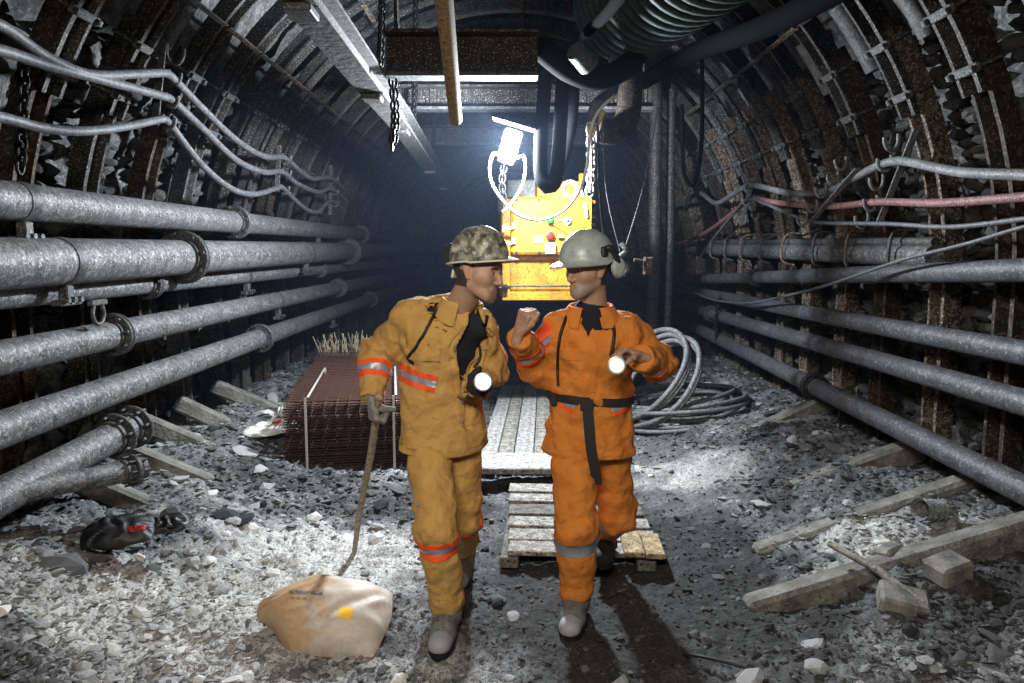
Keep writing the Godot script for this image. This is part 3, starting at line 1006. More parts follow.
# ------------------------------------------------------------------ yellow switch box
func build_switch_box() -> void:
	var at := Vector3(.32, 1.285, -7.1)
	var o := thing("switch_box", "yellow steel switch box with buttons hanging behind the two miners", "switch box", at)
	o.rotation.y = .06
	o.scale = Vector3.ONE * 1.16
	var t_y := tex(256, [Color(.58, .4, .06), Color(.76, .54, .08), Color(.84, .62, .11), Color(.88, .7, .18)], .012, 101, [[.09, .68, .05, Color(.35, .27, .12, .7)]])
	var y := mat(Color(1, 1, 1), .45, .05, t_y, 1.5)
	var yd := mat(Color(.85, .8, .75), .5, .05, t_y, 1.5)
	var W := .72
	var b := MB.new()
	b.box(tf(Vector3(0, .42, -.22)), Vector3(W, .84, .4), .012)
	put(b, "body", y, o)
	# lower bay: side posts and sill round a recess
	b = MB.new()
	for s in [-1, 1]: b.box(tf(Vector3(s * (W / 2 - .035), .2, .02)), Vector3(.07, .4, .1), .008)
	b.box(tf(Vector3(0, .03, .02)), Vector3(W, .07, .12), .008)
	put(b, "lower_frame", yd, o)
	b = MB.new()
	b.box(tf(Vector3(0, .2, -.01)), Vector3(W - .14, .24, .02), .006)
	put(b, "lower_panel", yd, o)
	b = MB.new()
	b.tube(seg(Vector3(-W / 2, .115, .085), Vector3(W / 2, .115, .085)), .008, 8)
	put(b, "locking_rod", M.dusty_steel, o)
	b = MB.new()
	b.tube(seg(Vector3(-W / 2 + .02, .115, .1), Vector3(-W / 2 + .02, .09, .14)), .022, 8)
	put(b, "rod_knob", M.black, o)
	# upper door, bulging forward
	var dr := MB.new()
	dr.box(tf(Vector3(.02, .6, .055)), Vector3(W - .1, .46, .13), .02)
	var door := put(dr, "door", y, o)
	b = MB.new()
	b.sweep(PackedVector2Array([Vector2(.02, .62), Vector2(.35, .42), Vector2(.35, .83), Vector2(.02, .83)]), [Transform3D(Basis(), Vector3(0, 0, .15)), Transform3D(Basis(), Vector3(0, 0, .118))])
	put(b, "raised_plate", y, door)
	for i in 4:
		for s in [-1, 1]:
			b = MB.new()
			b.tube(seg(Vector3(.02 + (i - 1.5) * .18, .6 + s * .205, .115), Vector3(.02 + (i - 1.5) * .18, .6 + s * .205, .135)), .012, 6)
			put(b, "bolt", M.dusty_steel, door)
	# latches on the hinge side
	for yy in [.46, .58]:
		b = MB.new()
		b.box(tf(Vector3(-W / 2 + .05, yy, .13)), Vector3(.1, .022, .03), .005)
		b.box(tf(Vector3(-W / 2 + .01, yy, .13)), Vector3(.02, .06, .05), .005)
		b.box(tf(Vector3(-W / 2 + .09, yy + .02, .14)), Vector3(.03, .05, .03), .005)
		put(b, "latch", mat(Color(.93, .9, .82), .5), door)
	# buttons, plates
	var btn := func(x: float, yy: float, r: float, col: Color, called: String) -> void:
		var q := MB.new()
		q.lathe(Transform3D(Basis(Vector3(1, 0, 0), PI / 2), Vector3(x, yy, .148)), [[r * 1.35, 0], [r * 1.35, .014], [r, .016], [r, .03], [.0, .032]], 16)
		put(q, called, mat(col, .4), door)
	btn.call(.02, .64, .022, Color(.1, .45, .12), "green_button")
	btn.call(.02, .52, .026, Color(.72, .1, .05), "red_button")
	btn.call(.16, .635, .024, Color(.75, .8, .9), "round_gauge")
	b = MB.new()
	b.lathe(Transform3D(Basis(Vector3(1, 0, 0), PI / 2), Vector3(.16, .635, .18)), [[.012, 0], [.012, .004], [0, .005]], 12)
	put(b, "gauge_face", mat(Color(.1, .15, .5), .4), door)
	for e in [[-.07, .49, .08, .06, Color(.86, .85, .8)], [.02, .42, .085, .09, Color(.62, .63, .62)], [.1, .515, .05, .02, Color(.75, .75, .78)], [.09, .64, .04, .012, Color(.9, .88, .8)]]:
		b = MB.new()
		b.box(tf(Vector3(e[0], e[1], .125 if e[0] < .0 else .16)), Vector3(e[2], e[3], .02), .004)
		put(b, "label_plate", mat(e[4], .5), door)
	# arrow mark on the green button
	b = MB.new()
	b.box(tf(Vector3(.02, .64, .183)), Vector3(.02, .005, .003), .001)
	b.box(tf(Vector3(.013, .64, .183)), Vector3(.005, .016, .003), .001)
	put(b, "arrow_mark", mat(Color(.6, .9, .5), .4), door)
	# top boxes
	b = MB.new()
	b.box(tf(Vector3(-.2, .9, -.1)), Vector3(.24, .15, .22), .012)
	put(b, "terminal_box", mat(Color(.72, .71, .66), .5, .1, M.pipe.albedo_texture, 2.0), o)
	b = MB.new()
	b.box(tf(Vector3(.12, .9, -.14)), Vector3(.38, .13, .24), .012)
	b.box(tf(Vector3(.31, .99, -.14)), Vector3(.04, .1, .04), .008)
	put(b, "top_box", y, o)
	b = MB.new()
	var ring := PackedVector3Array()
	for q in 20: ring.append(Vector3(.2 + cos(TAU * q / 20) * .06, .9 + sin(TAU * q / 20) * .06, .0))
	b.tube(ring, .016, 8, false, true)
	put(b, "lifting_ring", M.white_cable, o)
	b = MB.new()
	b.tube(spline([Vector3(.22, .95, .0), Vector3(.28, .88, .05), Vector3(.3, .75, .16), Vector3(.31, .66, .17)], .03), .014, 8)
	put(b, "cable_tail", M.white_cable, o)
	# right side fins
	for i in 6:
		b = MB.new()
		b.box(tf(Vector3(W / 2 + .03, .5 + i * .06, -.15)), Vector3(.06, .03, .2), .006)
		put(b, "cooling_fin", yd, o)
	# hinge column left
	for yy in [.1, .4, .72]:
		b = MB.new()
		b.tube(seg(Vector3(-W / 2 - .015, yy, .05), Vector3(-W / 2 - .015, yy + .1, .05)), .02, 10)
		put(b, "hinge", M.dusty_steel, o)
	# hanging chains and ropes
	chain([Vector3(.62, 2.2, -6.0), Vector3(.63, 2.4, -6.0), Vector3(.62, 2.72, -6.0)], .085, M.chain_light, "pale heavy chain holding the corner of the yellow switch box")
	chain([Vector3(-.07, 2.16, -6.05), Vector3(-.08, 2.3, -6.05), Vector3(-.06, 2.44, -6.05)], .07, M.chain, "short dark chain under the glaring work lamp")
	b = MB.new()
	b.box(Transform3D(Basis(Vector3(0, 0, 1), -.5), Vector3(.66, 2.75, -5.98)), Vector3(.07, .2, .05), .01)
	single(b, "chain_hook", mat(Color(.75, .68, .45), .5, .2), "pale yellow chain hook above the yellow switch box", "hook")
	for e in [[[Vector3(.7, 2.75, -5.9), Vector3(.74, 2.2, -5.9), Vector3(.86, 1.72, -5.9)], .004, "thin grey rope hanging straight beside the pale chain"], [[Vector3(1.13, 2.85, -5.9), Vector3(1.03, 2.25, -5.9), Vector3(.88, 1.72, -5.9)], .005, "thin grey rope slanting from the roof down to a knot"], [[Vector3(.66, 2.7, -5.85), Vector3(.68, 2.2, -5.85), Vector3(.74, 1.7, -5.85)], .01, "black rope hanging down behind the earmuff helmet"]]:
		b = MB.new()
		b.tube(spline(e[0], .1), e[1], 6)
		single(b, "rope", M.hose if e[1] < .01 else M.black, e[2], "rope")
	b = MB.new()
	b.tube(spline([Vector3(.86, 1.8, -5.9), Vector3(.9, 1.74, -5.88), Vector3(.84, 1.68, -5.9), Vector3(.92, 1.62, -5.92), Vector3(.88, 1.55, -5.9)], .02), .022, 8)
	single(b, "rope_knot", M.hose, "knotted rope end where two thin ropes meet", "rope")
	# white lamp cable looping over the box
	b = MB.new()
	b.tube(spline([Vector3(-.06, 2.46, -5.93), Vector3(-.14, 2.5, -5.92), Vector3(-.175, 2.4, -5.9), Vector3(-.16, 2.27, -5.88), Vector3(-.08, 2.14, -5.86), Vector3(.05, 2.02, -5.84), Vector3(.22, 1.98, -5.84), Vector3(.4, 2.05, -5.84), Vector3(.52, 2.2, -5.84), Vector3(.58, 2.4, -5.84), Vector3(.6, 2.62, -5.86), Vector3(.66, 2.8, -5.9), Vector3(.8, 2.95, -5.95)], .03), .013, 8)
	single(b, "lamp_cable", M.white_cable, "white cable looping from the work lamp across the yellow switch box", "cable")
	b = MB.new()
	b.tube(spline([Vector3(.04, 2.46, -5.93), Vector3(.09, 2.48, -5.92), Vector3(.105, 2.38, -5.92), Vector3(.08, 2.25, -5.93), Vector3(.0, 2.12, -5.95), Vector3(-.07, 2.05, -5.97)], .03), .012, 8)
	single(b, "lamp_cable", M.white_cable, "short white cable dropping from the work lamp to the box hinge", "cable")

# ------------------------------------------------------------------ cables on the walls
func px(u: float, v: float, x: float) -> Vector3:
	# a point of the wall plane at x seen along a ray of the photograph
	var a := (u - 512.0) / 740.0
	var e := (341.5 - v) / 740.0
	var th := atan(86.5 / 740.0)
	var up := e * cos(th) - sin(th)
	var fw := cos(th) + e * sin(th)
	var k := x / a
	return Vector3(x, 1.71 + up * k, -fw * k)

func cable(called: String, label: String, pts: Array, x: float, r: float, m: Material, group := "") -> void:
	var q := []
	for p in pts: q.append(px(p[0], p[1], x + (p[2] if p.size() > 2 else 0.0)))
	var b := MB.new()
	b.tube(spline(q, .05), r, 12)
	single(b, called, m, label, "cable", Vector3.ZERO, group)

func hanger(pts: Array, x: float, hooks: Array, m: Material, label: String, group: String) -> void:
	var o := thing("cable_hanger", label, "hanger", Vector3.ZERO, group)
	var q := []
	for p in pts: q.append(px(p[0], p[1], x))
	var b := MB.new()
	if q.size() == 2:
		beam_between(b, q[0], q[1], .045, .012, .003)
	put(b, "bar", m, o)
	for h in hooks:
		var c := px(h[0], h[1], x)
		var r: float = h[2]
		b = MB.new()
		var s := -signf(x)
		b.tube(spline([c + Vector3(0, r * 1.3, 0), c + Vector3(0, -r * .2, 0), c + Vector3(s * r * .5, -r * 1.15, 0), c + Vector3(s * r * 1.5, -r * 1.15, 0), c + Vector3(s * r * 2.1, -r * .2, 0), c + Vector3(s * r * 2.2, r * .7, 0)], .012), .012, 8)
		put(b, "hook", m, o)

func build_cables() -> void:
	var xl := -2.16
	cable("power_cable", "upper of three grey cables hung in hooks above the five stacked pipes", [[-60, 5], [0, 25], [44, 55], [88, 74], [135, 74], [165, 73], [175, 80], [202, 108], [236, 140], [263, 156], [282, 157], [290, 162], [310, 178], [330, 178], [345, 190]], xl, .026, M.cable, "")
	cable("power_cable", "middle of three grey cables hung in hooks above the five stacked pipes", [[-60, 38], [0, 50], [44, 64], [88, 76], [125, 86], [162, 96], [172, 100], [202, 128], [236, 160], [263, 172], [282, 172], [296, 183], [317, 192], [331, 189], [346, 200]], xl, .026, M.cable, "")
	cable("power_cable", "lowest of three grey cables hung in hooks above the five stacked pipes", [[-60, 108], [0, 117], [44, 128], [84, 131], [128, 126], [162, 119], [169, 123], [202, 165], [232, 189], [256, 194], [280, 187], [286, 191], [303, 207], [317, 212], [331, 201], [345, 212]], xl, .024, M.cable, "")
	hanger([[163, 45], [155, 126]], xl - .04, [[167, 54, .05], [169, 77, .035], [166, 100, .035], [163, 122, .035]], M.dusty_steel, "hook bar carrying three cables where they bend down sharply", "")
	hanger([[279, 145], [277, 192]], xl - .04, [[283, 158, .035], [283, 173, .035], [281, 189, .035]], M.dusty_steel, "hook bar carrying three cables further along the stacked pipes", "")
	hanger([[331, 165], [330, 215]], xl - .04, [[332, 179, .035], [332, 191, .035], [332, 203, .035]], M.dusty_steel, "deepest hook bar carrying three cables toward the dark end", "")
	var xr := 2.4
	cable("thick_hose", "thick grey hose, uppermost of the lines looped along the hose-coil wall", [[1080, 178], [1024, 175], [960, 172], [915, 163], [896, 161], [878, 166], [850, 180], [826, 191], [790, 193], [752, 185], [735, 193], [716, 203], [699, 193], [684, 203], [662, 210]], xr, .028, M.hose)
	cable("pink_hose", "faded pink hose running below the thick grey hose", [[1080, 192], [1024, 197], [940, 203], [880, 202], [840, 206], [812, 206], [780, 203], [750, 199], [735, 211], [705, 233], [680, 243], [655, 243]], xr, .024, M.hose_pink)
	cable("thin_cable", "thin grey cable below the pink hose, held by slanted hook bars", [[1080, 210], [1024, 219], [950, 227], [890, 224], [815, 222], [785, 212], [766, 204], [748, 199], [735, 212], [712, 240]], xr - .03, .014, M.cable)
	cable("thin_cable", "thin slack cord drooping across the smooth grey pipes", [[1080, 214], [1024, 227], [966, 244], [899, 261], [831, 284], [781, 297], [747, 303], [714, 300], [690, 290], [676, 280]], xr - .06, .011, M.cable)
	hanger([[917, 128], [877, 228]], xr + .05, [[898, 142, .04], [891, 163, .04], [883, 182, .04], [877, 203, .04], [868, 220, .04]], M.hose, "pale slanted hook bar with five hooks holding the wall hoses", "")
	hanger([[858, 168], [811, 222]], xr - .04, [[846, 163, .035], [838, 178, .035], [826, 191, .035], [817, 206, .035], [807, 220, .035]], M.hose, "pale slanted hook bar crossing in front of the pink hose", "")
	hanger([[753, 178], [741, 226]], xr + .03, [[752, 188, .035], [750, 201, .035], [746, 220, .035]], M.hose, "short hook bar where the pink hose bends down", "")
	for e in [[690, 190, 668, 255], [712, 238, 690, 275]]:
		var b := MB.new()
		b.tube(seg(px(e[0], e[1], 2.3), px(e[2], e[3], 2.25)), .008, 6)
		single(b, "tie_wire", M.steel, "thin slanting tie wire beside the end of the pink hose", "wire", Vector3.ZERO, "tie wires")
	# chain on the left wall near the frame edge
	chain([px(24, 60, -2.35), px(22, 120, -2.35), px(20, 170, -2.35)], .07, M.chain, "dark chain hanging on the arch leg above the topmost stacked pipe")

# ------------------------------------------------------------------ things on the floor
func pillow(hx: float, hy: float, hz: float, sd: int, wr: float, taper := 0.0, nu := 44, nv := 30) -> MB:
	# a stuffed sack lying flat: x long, z across, y up; the middle y = 0
	var b := MB.new()
	var nz := noise(sd, 4.0, 2)
	var nz2 := noise(sd + 1, 2.2, 1)
	var S := func(u: float, w: float, top: float) -> Vector3:
		var prof := pow(maxf(0.0, 1.0 - pow(absf(u), 2.6)), .55) * pow(maxf(0.0, 1.0 - pow(absf(w), 2.6)), .55)
		var wid := 1.0 - taper * smoothstep(-.2, -1.0, u) * .8
		var x := hx * u * (1.0 - .1 * w * w)
		var z := hz * w * wid * (1.0 - .12 * u * u)
		var y := hy * prof * (1.0 if top > 0 else -.55)
		var p := Vector3(x, y, z)
		var fold := sin(u * 10.0 + w * 3.0 + nz2.get_noise_2d(u * .5, w * .5) * 4.0)
		p.y += wr * (nz.get_noise_3d(p.x * 1.2, p.y, p.z) * 1.3 + fold * .9 * smoothstep(.0, .6, prof)) * top * minf(1.0, prof * 3)
		p.x += wr * nz2.get_noise_3d(p.z * 3, p.y * 3, p.x) * .6
		return p
	for top in [1.0, -1.0]:
		var s := b.v.size()
		for i in nu + 1:
			for j in nv + 1:
				var u := -1.0 + 2.0 * i / nu
				var w := -1.0 + 2.0 * j / nv
				var p: Vector3 = S.call(u, w, top)
				var du: Vector3 = S.call(minf(u + .02, 1), w, top) - S.call(maxf(u - .02, -1), w, top)
				var dw: Vector3 = S.call(u, minf(w + .02, 1), top) - S.call(u, maxf(w - .02, -1), top)
				var nn := dw.cross(du).normalized()
				if nn.y * top < 0: nn = -nn
				b.vert(p, nn, Vector2(u * .5 + .5, w * .5 + .5))
		for i in nu:
			for j in nv:
				var a := s + i * (nv + 1) + j
				b.tri(a, a + 1, a + nv + 2)
				b.tri(a, a + nv + 2, a + nv + 1)
	return b

func build_floor_things() -> void:
	M.block = mat(Color(.95, .95, .95), .9, 0, M.conc.albedo_texture, 1.0)
	M.wood_c = mat(Color(.62, .61, .59), .9, 0, M.wood.albedo_texture, 1.4)
	# ---- stack of welded mesh sheets
	var yaw := .16
	var org := Vector3(-1.22, .06, -5.62)
	var wire := mat(Color(.31, .2, .155), .8, .1)
	var b := MB.new()
	for i in 12:
		var x := -.5 + i * .0909
		b.tube(seg(Vector3(x, 0, .03), Vector3(x, 0, -2.9)), .0045, 4)
	for j in 30:
		b.tube(seg(Vector3(-.53, .009, -j * .098), Vector3(.53, .009, -j * .098)), .0045, 4)
	var sheet := b.mesh(wire)
	for k in 27:
		var o := inst(sheet, "mesh_sheet", self, org + Vector3(rng.randf_range(-.012, .012), k * .0205, rng.randf_range(-.02, .02)))
		o.rotation.y = yaw + rng.randf_range(-.006, .006)
		tag(o, "rusty welded wire mesh sheet in the strapped stack beside the walking stick", "mesh sheet", "stacked wire mesh sheets")
	for e in [[-.36, "pale steel strap bound round the mesh stack on its pipe side"], [.3, "pale steel strap bound round the mesh stack behind the walking stick"]]:
		b = MB.new()
		var t := Transform3D(Basis(Vector3.UP, yaw), org)
		var hh := .575
		b.box(t * tf(Vector3(e[0], hh / 2, .05)), Vector3(.018, hh, .004), .001)
		b.box(t * tf(Vector3(e[0] + .02, hh + .005, -.7)), Vector3(.018, .004, 1.5), .001)
		b.box(t * tf(Vector3(e[0] + .02, hh / 2, -1.45)), Vector3(.018, hh, .004), .001)
		single(b, "steel_strap", mat(Color(.78, .76, .72), .5, .3), e[1], "strap")
	# bundle of loose wires behind the stack
	var wb := thing("wire_bundle", "bristling bundle of pale wire ends behind the rusty mesh stack", "wire bundle")
	var pale := mat(Color(.78, .72, .6), .6, .2)
	for i in 130:
		b = MB.new()
		var p := Vector3(rng.randf_range(-2.35, -1.3), .42, -8.75 - rng.randf_range(0, .5))
		b.tube(seg(p, p + Vector3(rng.randf_range(-.13, .13), rng.randf_range(.18, .36), rng.randf_range(-.1, .15))), .006, 4)
		put(b, "wire", pale, wb)
	b = MB.new()
	b.box(tf(Vector3(-1.82, .25, -9.0)), Vector3(1.1, .4, .6), .04)
	put(b, "bound_core", wire, wb)
	# ---- long boards of the walkway
	var bx := -.2
	for k in 5:
		b = MB.new()
		var w: float = [.15, .13, .16, .14, .13][k]
		b.box(tf(Vector3.ZERO), Vector3(w - .008, .035, 3.35), .006)
		var o := single(b, "walkway_board", [M.wood, M.wood_b][k % 2], "long pale dusty board laid lengthwise in the walkway behind the miners", "board", Vector3(bx + w / 2, .115 + .004 * (k % 2), -7.25), "lengthwise walkway boards")
		o.rotation.y = -.045
		bx += w
	for k in 3:
		b = MB.new()
		b.box(tf(Vector3.ZERO), Vector3(.85, .07, .09), .008)
		single(b, "walkway_bearer", M.wood_b, "timber bearer hidden under the long walkway boards", "timber", Vector3(.15 + .05 * k, .06, -6.2 - k * 1.1), "bearers of the walkway")
	b = MB.new()
	b.box(tf(Vector3.ZERO), Vector3(.86, .05, .36), .008)
	var cb := single(b, "cross_board", M.wood, "wide pale board laid across the near end of the walkway", "board", Vector3(.19, .165, -5.38))
	cb.rotation = Vector3(.05, .02, -.01)
	# ---- pallet in front of it
	var pl := thing("pallet", "dusty wooden pallet of cross slats under the miner's rear boot", "pallet", Vector3(.38, .03, -4.42))
	pl.rotation.y = -.06
	pl.rotation.x = .015
	for e in [[.5, .15, -.0], [.32, .16, .01], [.12, .15, .0], [-.09, .17, .02], [-.3, .14, .0], [-.5, .16, .0]]:
		b = MB.new()
		b.box(Transform3D(Basis(Vector3.UP, e[2]), Vector3(.02 - e[0] * -.06, .075, e[0])), Vector3(.84, .028, e[1]), .005)
		put(b, "slat", [M.wood_c, M.wood_b][int(absf(e[0]) * 10) % 2], pl)
	for x in [-.36, .0, .38]:
		b = MB.new()
		b.box(tf(Vector3(x, .03, 0)), Vector3(.1, .06, 1.2), .006)
		put(b, "bearer", M.wood_c, pl)
	for e in [[.42, .575, .1], [.31, .56, .11]]:
		b = MB.new()
		b.box(tf(Vector3(e[0], .06, e[1] - .1)), Vector3(e[2], .03, .3), .005)
		var o := single(b, "short_board", M.wood_warm, "short warm-toned board end lying across the pallet corner", "board", Vector3(.38, .065, -4.40), "short board ends on the pallet")
		o.rotation.y = -.06
	# ---- hose coils
	var hc := thing("hose_coil", "flat coil of grey hose lying on the rubble slope below the pipes", "hose coil", Vector3(1.66, 0, -7.15))
	for i in 7:
		b = MB.new()
		var ring := PackedVector3Array()
		var r := .66 - .055 * (i % 4) - rng.randf_range(0, .03)
		var cx := rng.randf_range(-.04, .04)
		var h := .1 + .034 * i
		for k in 48:
			var a := TAU * k / 48
			ring.append(Vector3(cx + cos(a) * r, h + cos(a) * .07 + sin(a * 2 + i) * .02 + .05, sin(a) * r * .92))
		b.tube(ring, .021, 10, false, true)
		put(b, "hose_turn", M.hose, hc)
	b = MB.new()
	b.tube(spline([Vector3(.35, .2, .42), Vector3(.55, .22, .5), Vector3(.78, .26, .3), Vector3(.82, .3, .05), Vector3(.7, .3, -.1)], .04), .021, 10)
	put(b, "hose_end", M.hose, hc)
	var uc := thing("hose_coil", "upright coil of thick grey hose leaning behind the flat coil", "hose coil", Vector3(1.34, .58, -7.0))
	for i in 5:
		b = MB.new()
		var ring := PackedVector3Array()
		var e1 := Vector3(.60, .80, -.05).normalized()
		var e2 := Vector3(-.45, .22, -.86).normalized()
		var r := .5 - .035 * (i % 3)
		for k in 40:
			var a := TAU * k / 40
			ring.append(e1 * cos(a) * r + e2 * sin(a) * r * .8 + Vector3(.035 * i - .07, -.02 * i, .02 * i) + Vector3(0, sin(a * 3 + i) * .008, 0))
		b.tube(ring, .026, 10, false, true)
		put(b, "hose_turn", M.hose, uc)
	b = MB.new()
	b.tube(spline([Vector3(-.2, -.36, .1), Vector3(-.24, -.28, .15), Vector3(-.14, -.24, .12), Vector3(-.16, -.36, .05)], .03), .012, 6)
	put(b, "tie", M.black, uc)
	# ---- sack
	var im := Image.create(256, 256, false, Image.FORMAT_RGB8)
	var na := noise(301, .02, 4)
	for y in 256:
		for x in 256:
			var u := x / 255.0
			var w := y / 255.0
			var k := smoothstep(.36, .66, u + na.get_noise_2d(x, y) * .25)
			k = maxf(k, smoothstep(.2, .0, w + na.get_noise_2d(x * 2, y * 2) * .12))
			var c := Color(.71, .585, .44).lerp(Color(.75, .70, .65), k)
			c = c * (1.0 + na.get_noise_2d(x * 3 + 90, y * 3) * .07)
			# grey print bars and ticks
			if u > .26 and u < .52 and w > .45 and w < .50 and na.get_noise_2d(x * 4, y * 4) > -.25: c = c.lerp(Color(.35, .36, .42), .75)
			if u > .3 and u < .42 and w > .54 and w < .57 and int(x / 4) % 3 != 0: c = c.lerp(Color(.35, .36, .42), .6)
			if u > .04 and u < .2 and w > .46 and w < .50: c = c.lerp(Color(.35, .36, .42), .6)
			im.set_pixel(x, y, c)
	var ms := StandardMaterial3D.new()
	ms.albedo_texture = ImageTexture.create_from_image(im)
	ms.roughness = .55
	var sk := thing("sack", "stuffed tan paper sack with grey print lying on the dusty floor", "sack", Vector3(-.84, .03, -3.16))
	sk.rotation = Vector3(.42, -.12, -.06)
	var pw := pillow(.3, .14, .195, 17, .007, .85)
	put(pw, "bag", ms, sk, Vector3(0, .09, 0))
	# yellow label laid on the sack: the surface lifted by 3 mm
	b = MB.new()
	for i in pw.v.size() / 2:
		var q := pw.uv[i]
		if q.x > .66 and q.x < .79 and q.y > .58 and q.y < .76: b.vert(pw.v[i] + pw.n[i] * .003, pw.n[i])
		else: b.vert(Vector3.ZERO, Vector3.UP)
	for i in range(0, pw.ix.size(), 3):
		var ok := true
		for k in 3:
			if pw.ix[i + k] >= b.v.size() or b.v[pw.ix[i + k]] == Vector3.ZERO: ok = false
		if ok:
			for k in 3: b.ix.append(pw.ix[i + k])
	put(b, "yellow_label", mat(Color(.95, .75, .12), .6), sk, Vector3(0, .09, 0))
	b = MB.new()
	b.append_mesh(rock_shape(77, 2, .5), Transform3D(Basis().scaled(Vector3(.07, .05, .05)), Vector3(-.66, .04, -2.98)))
	single(b, "rock", M.conc, "grey stone wedged under the end of the paper sack", "stone")
	# ---- black rag with red print
	var rg := thing("rubber_sheet", "crumpled black rubber sheet with a red mark on the rubble bank", "rubber sheet", Vector3(-1.93, .36, -3.5))
	rg.rotation = Vector3(.3, .35, .05)
	put(pillow(.17, .06, .12, 23, .007, .2, 26, 20), "sheet", mat(Color(.2, .2, .21), .55, 0, M.pipe_b.albedo_texture, 2.0), rg)
	var fl := put(pillow(.12, .03, .07, 29, .008, .2, 20, 14), "flap", mat(Color(.16, .16, .17), .5, 0, M.pipe_b.albedo_texture, 2.0), rg, Vector3(.2, -.01, -.02))
	b = MB.new()
	b.append_mesh(pillow(.05, .012, .02, 31, .006, .2, 12, 8), tf(Vector3(.08, .045, .06), Vector3(1, 0, 0), .5))
	put(b, "red_mark", mat(Color(.6, .12, .08), .6), rg)
	# ---- torn white paper sack by the stack
	var ps := thing("paper_scrap", "torn white paper sack with red print among the rubble by the mesh stack", "paper", Vector3(-1.98, .3, -5.95))
	ps.rotation = Vector3(.2, .5, .12)
	put(pillow(.22, .025, .14, 37, .01, .5, 24, 18), "paper", mat(Color(.86, .85, .82), .7), ps)
	put(pillow(.1, .04, .09, 39, .012, .3, 18, 14), "crumpled_end", mat(Color(.82, .8, .78), .7), ps, Vector3(.18, .06, -.12))
	b = MB.new()
	b.append_mesh(pillow(.045, .008, .02, 41, .004, .0, 10, 8), tf(Vector3(.06, .03, -.02)))
	put(b, "red_print", mat(Color(.7, .15, .1), .6), ps)
	# ---- broken concrete blocks and a stick at the lower right
	for e in [[Vector3(1.98, .17, -3.22), Vector3(.17, .1, .14), Vector3(.1, .3, .2), "square broken concrete block beside the short stick"], [Vector3(1.72, .1, -3.1), Vector3(.2, .09, .16), Vector3(.2, -.4, -.15), "slanted broken concrete slab under the short stick"], [Vector3(1.86, .23, -3.5), Vector3(.14, .08, .1), Vector3(-.2, .5, .1), "grey brick-like lump with holes by the floor beam"]]:
		b = MB.new()
		b.box(Transform3D(Basis.from_euler(e[2]), Vector3.ZERO), e[1], .014)
		single(b, "concrete_block", M.block, e[3], "concrete block", Vector3(e[0].x, ground(e[0].x, e[0].z) + e[1].y * .32, e[0].z))
	b = MB.new()
	b.tube(PackedVector3Array([Vector3(1.56, .3, -3.5), Vector3(1.68, .27, -3.28), Vector3(1.78, .21, -3.05)]), [.016, .02, .017], 8)
	single(b, "stick", M.wood_b, "short dusty stick leaning across a broken concrete slab", "stick")
	b = MB.new()
	var prof := []
	for i in 9:
		prof.append([.045 if i % 2 else .06, i * .018])
	b.lathe(tf(Vector3.ZERO, Vector3(0, .3, 1), 1.5), prof, 14)
	single(b, "ribbed_tube", M.hose, "short ribbed grey tube end lying behind a floor beam", "tube", Vector3(2.28, .36, -3.8))
	b = MB.new()
	b.tube(spline([Vector3(.72, .04, -2.95), Vector3(.85, .06, -2.86), Vector3(.98, .05, -2.8)], .04), .007, 6)
	single(b, "stick", M.black, "thin dark twig lying flat on the trodden floor", "stick")

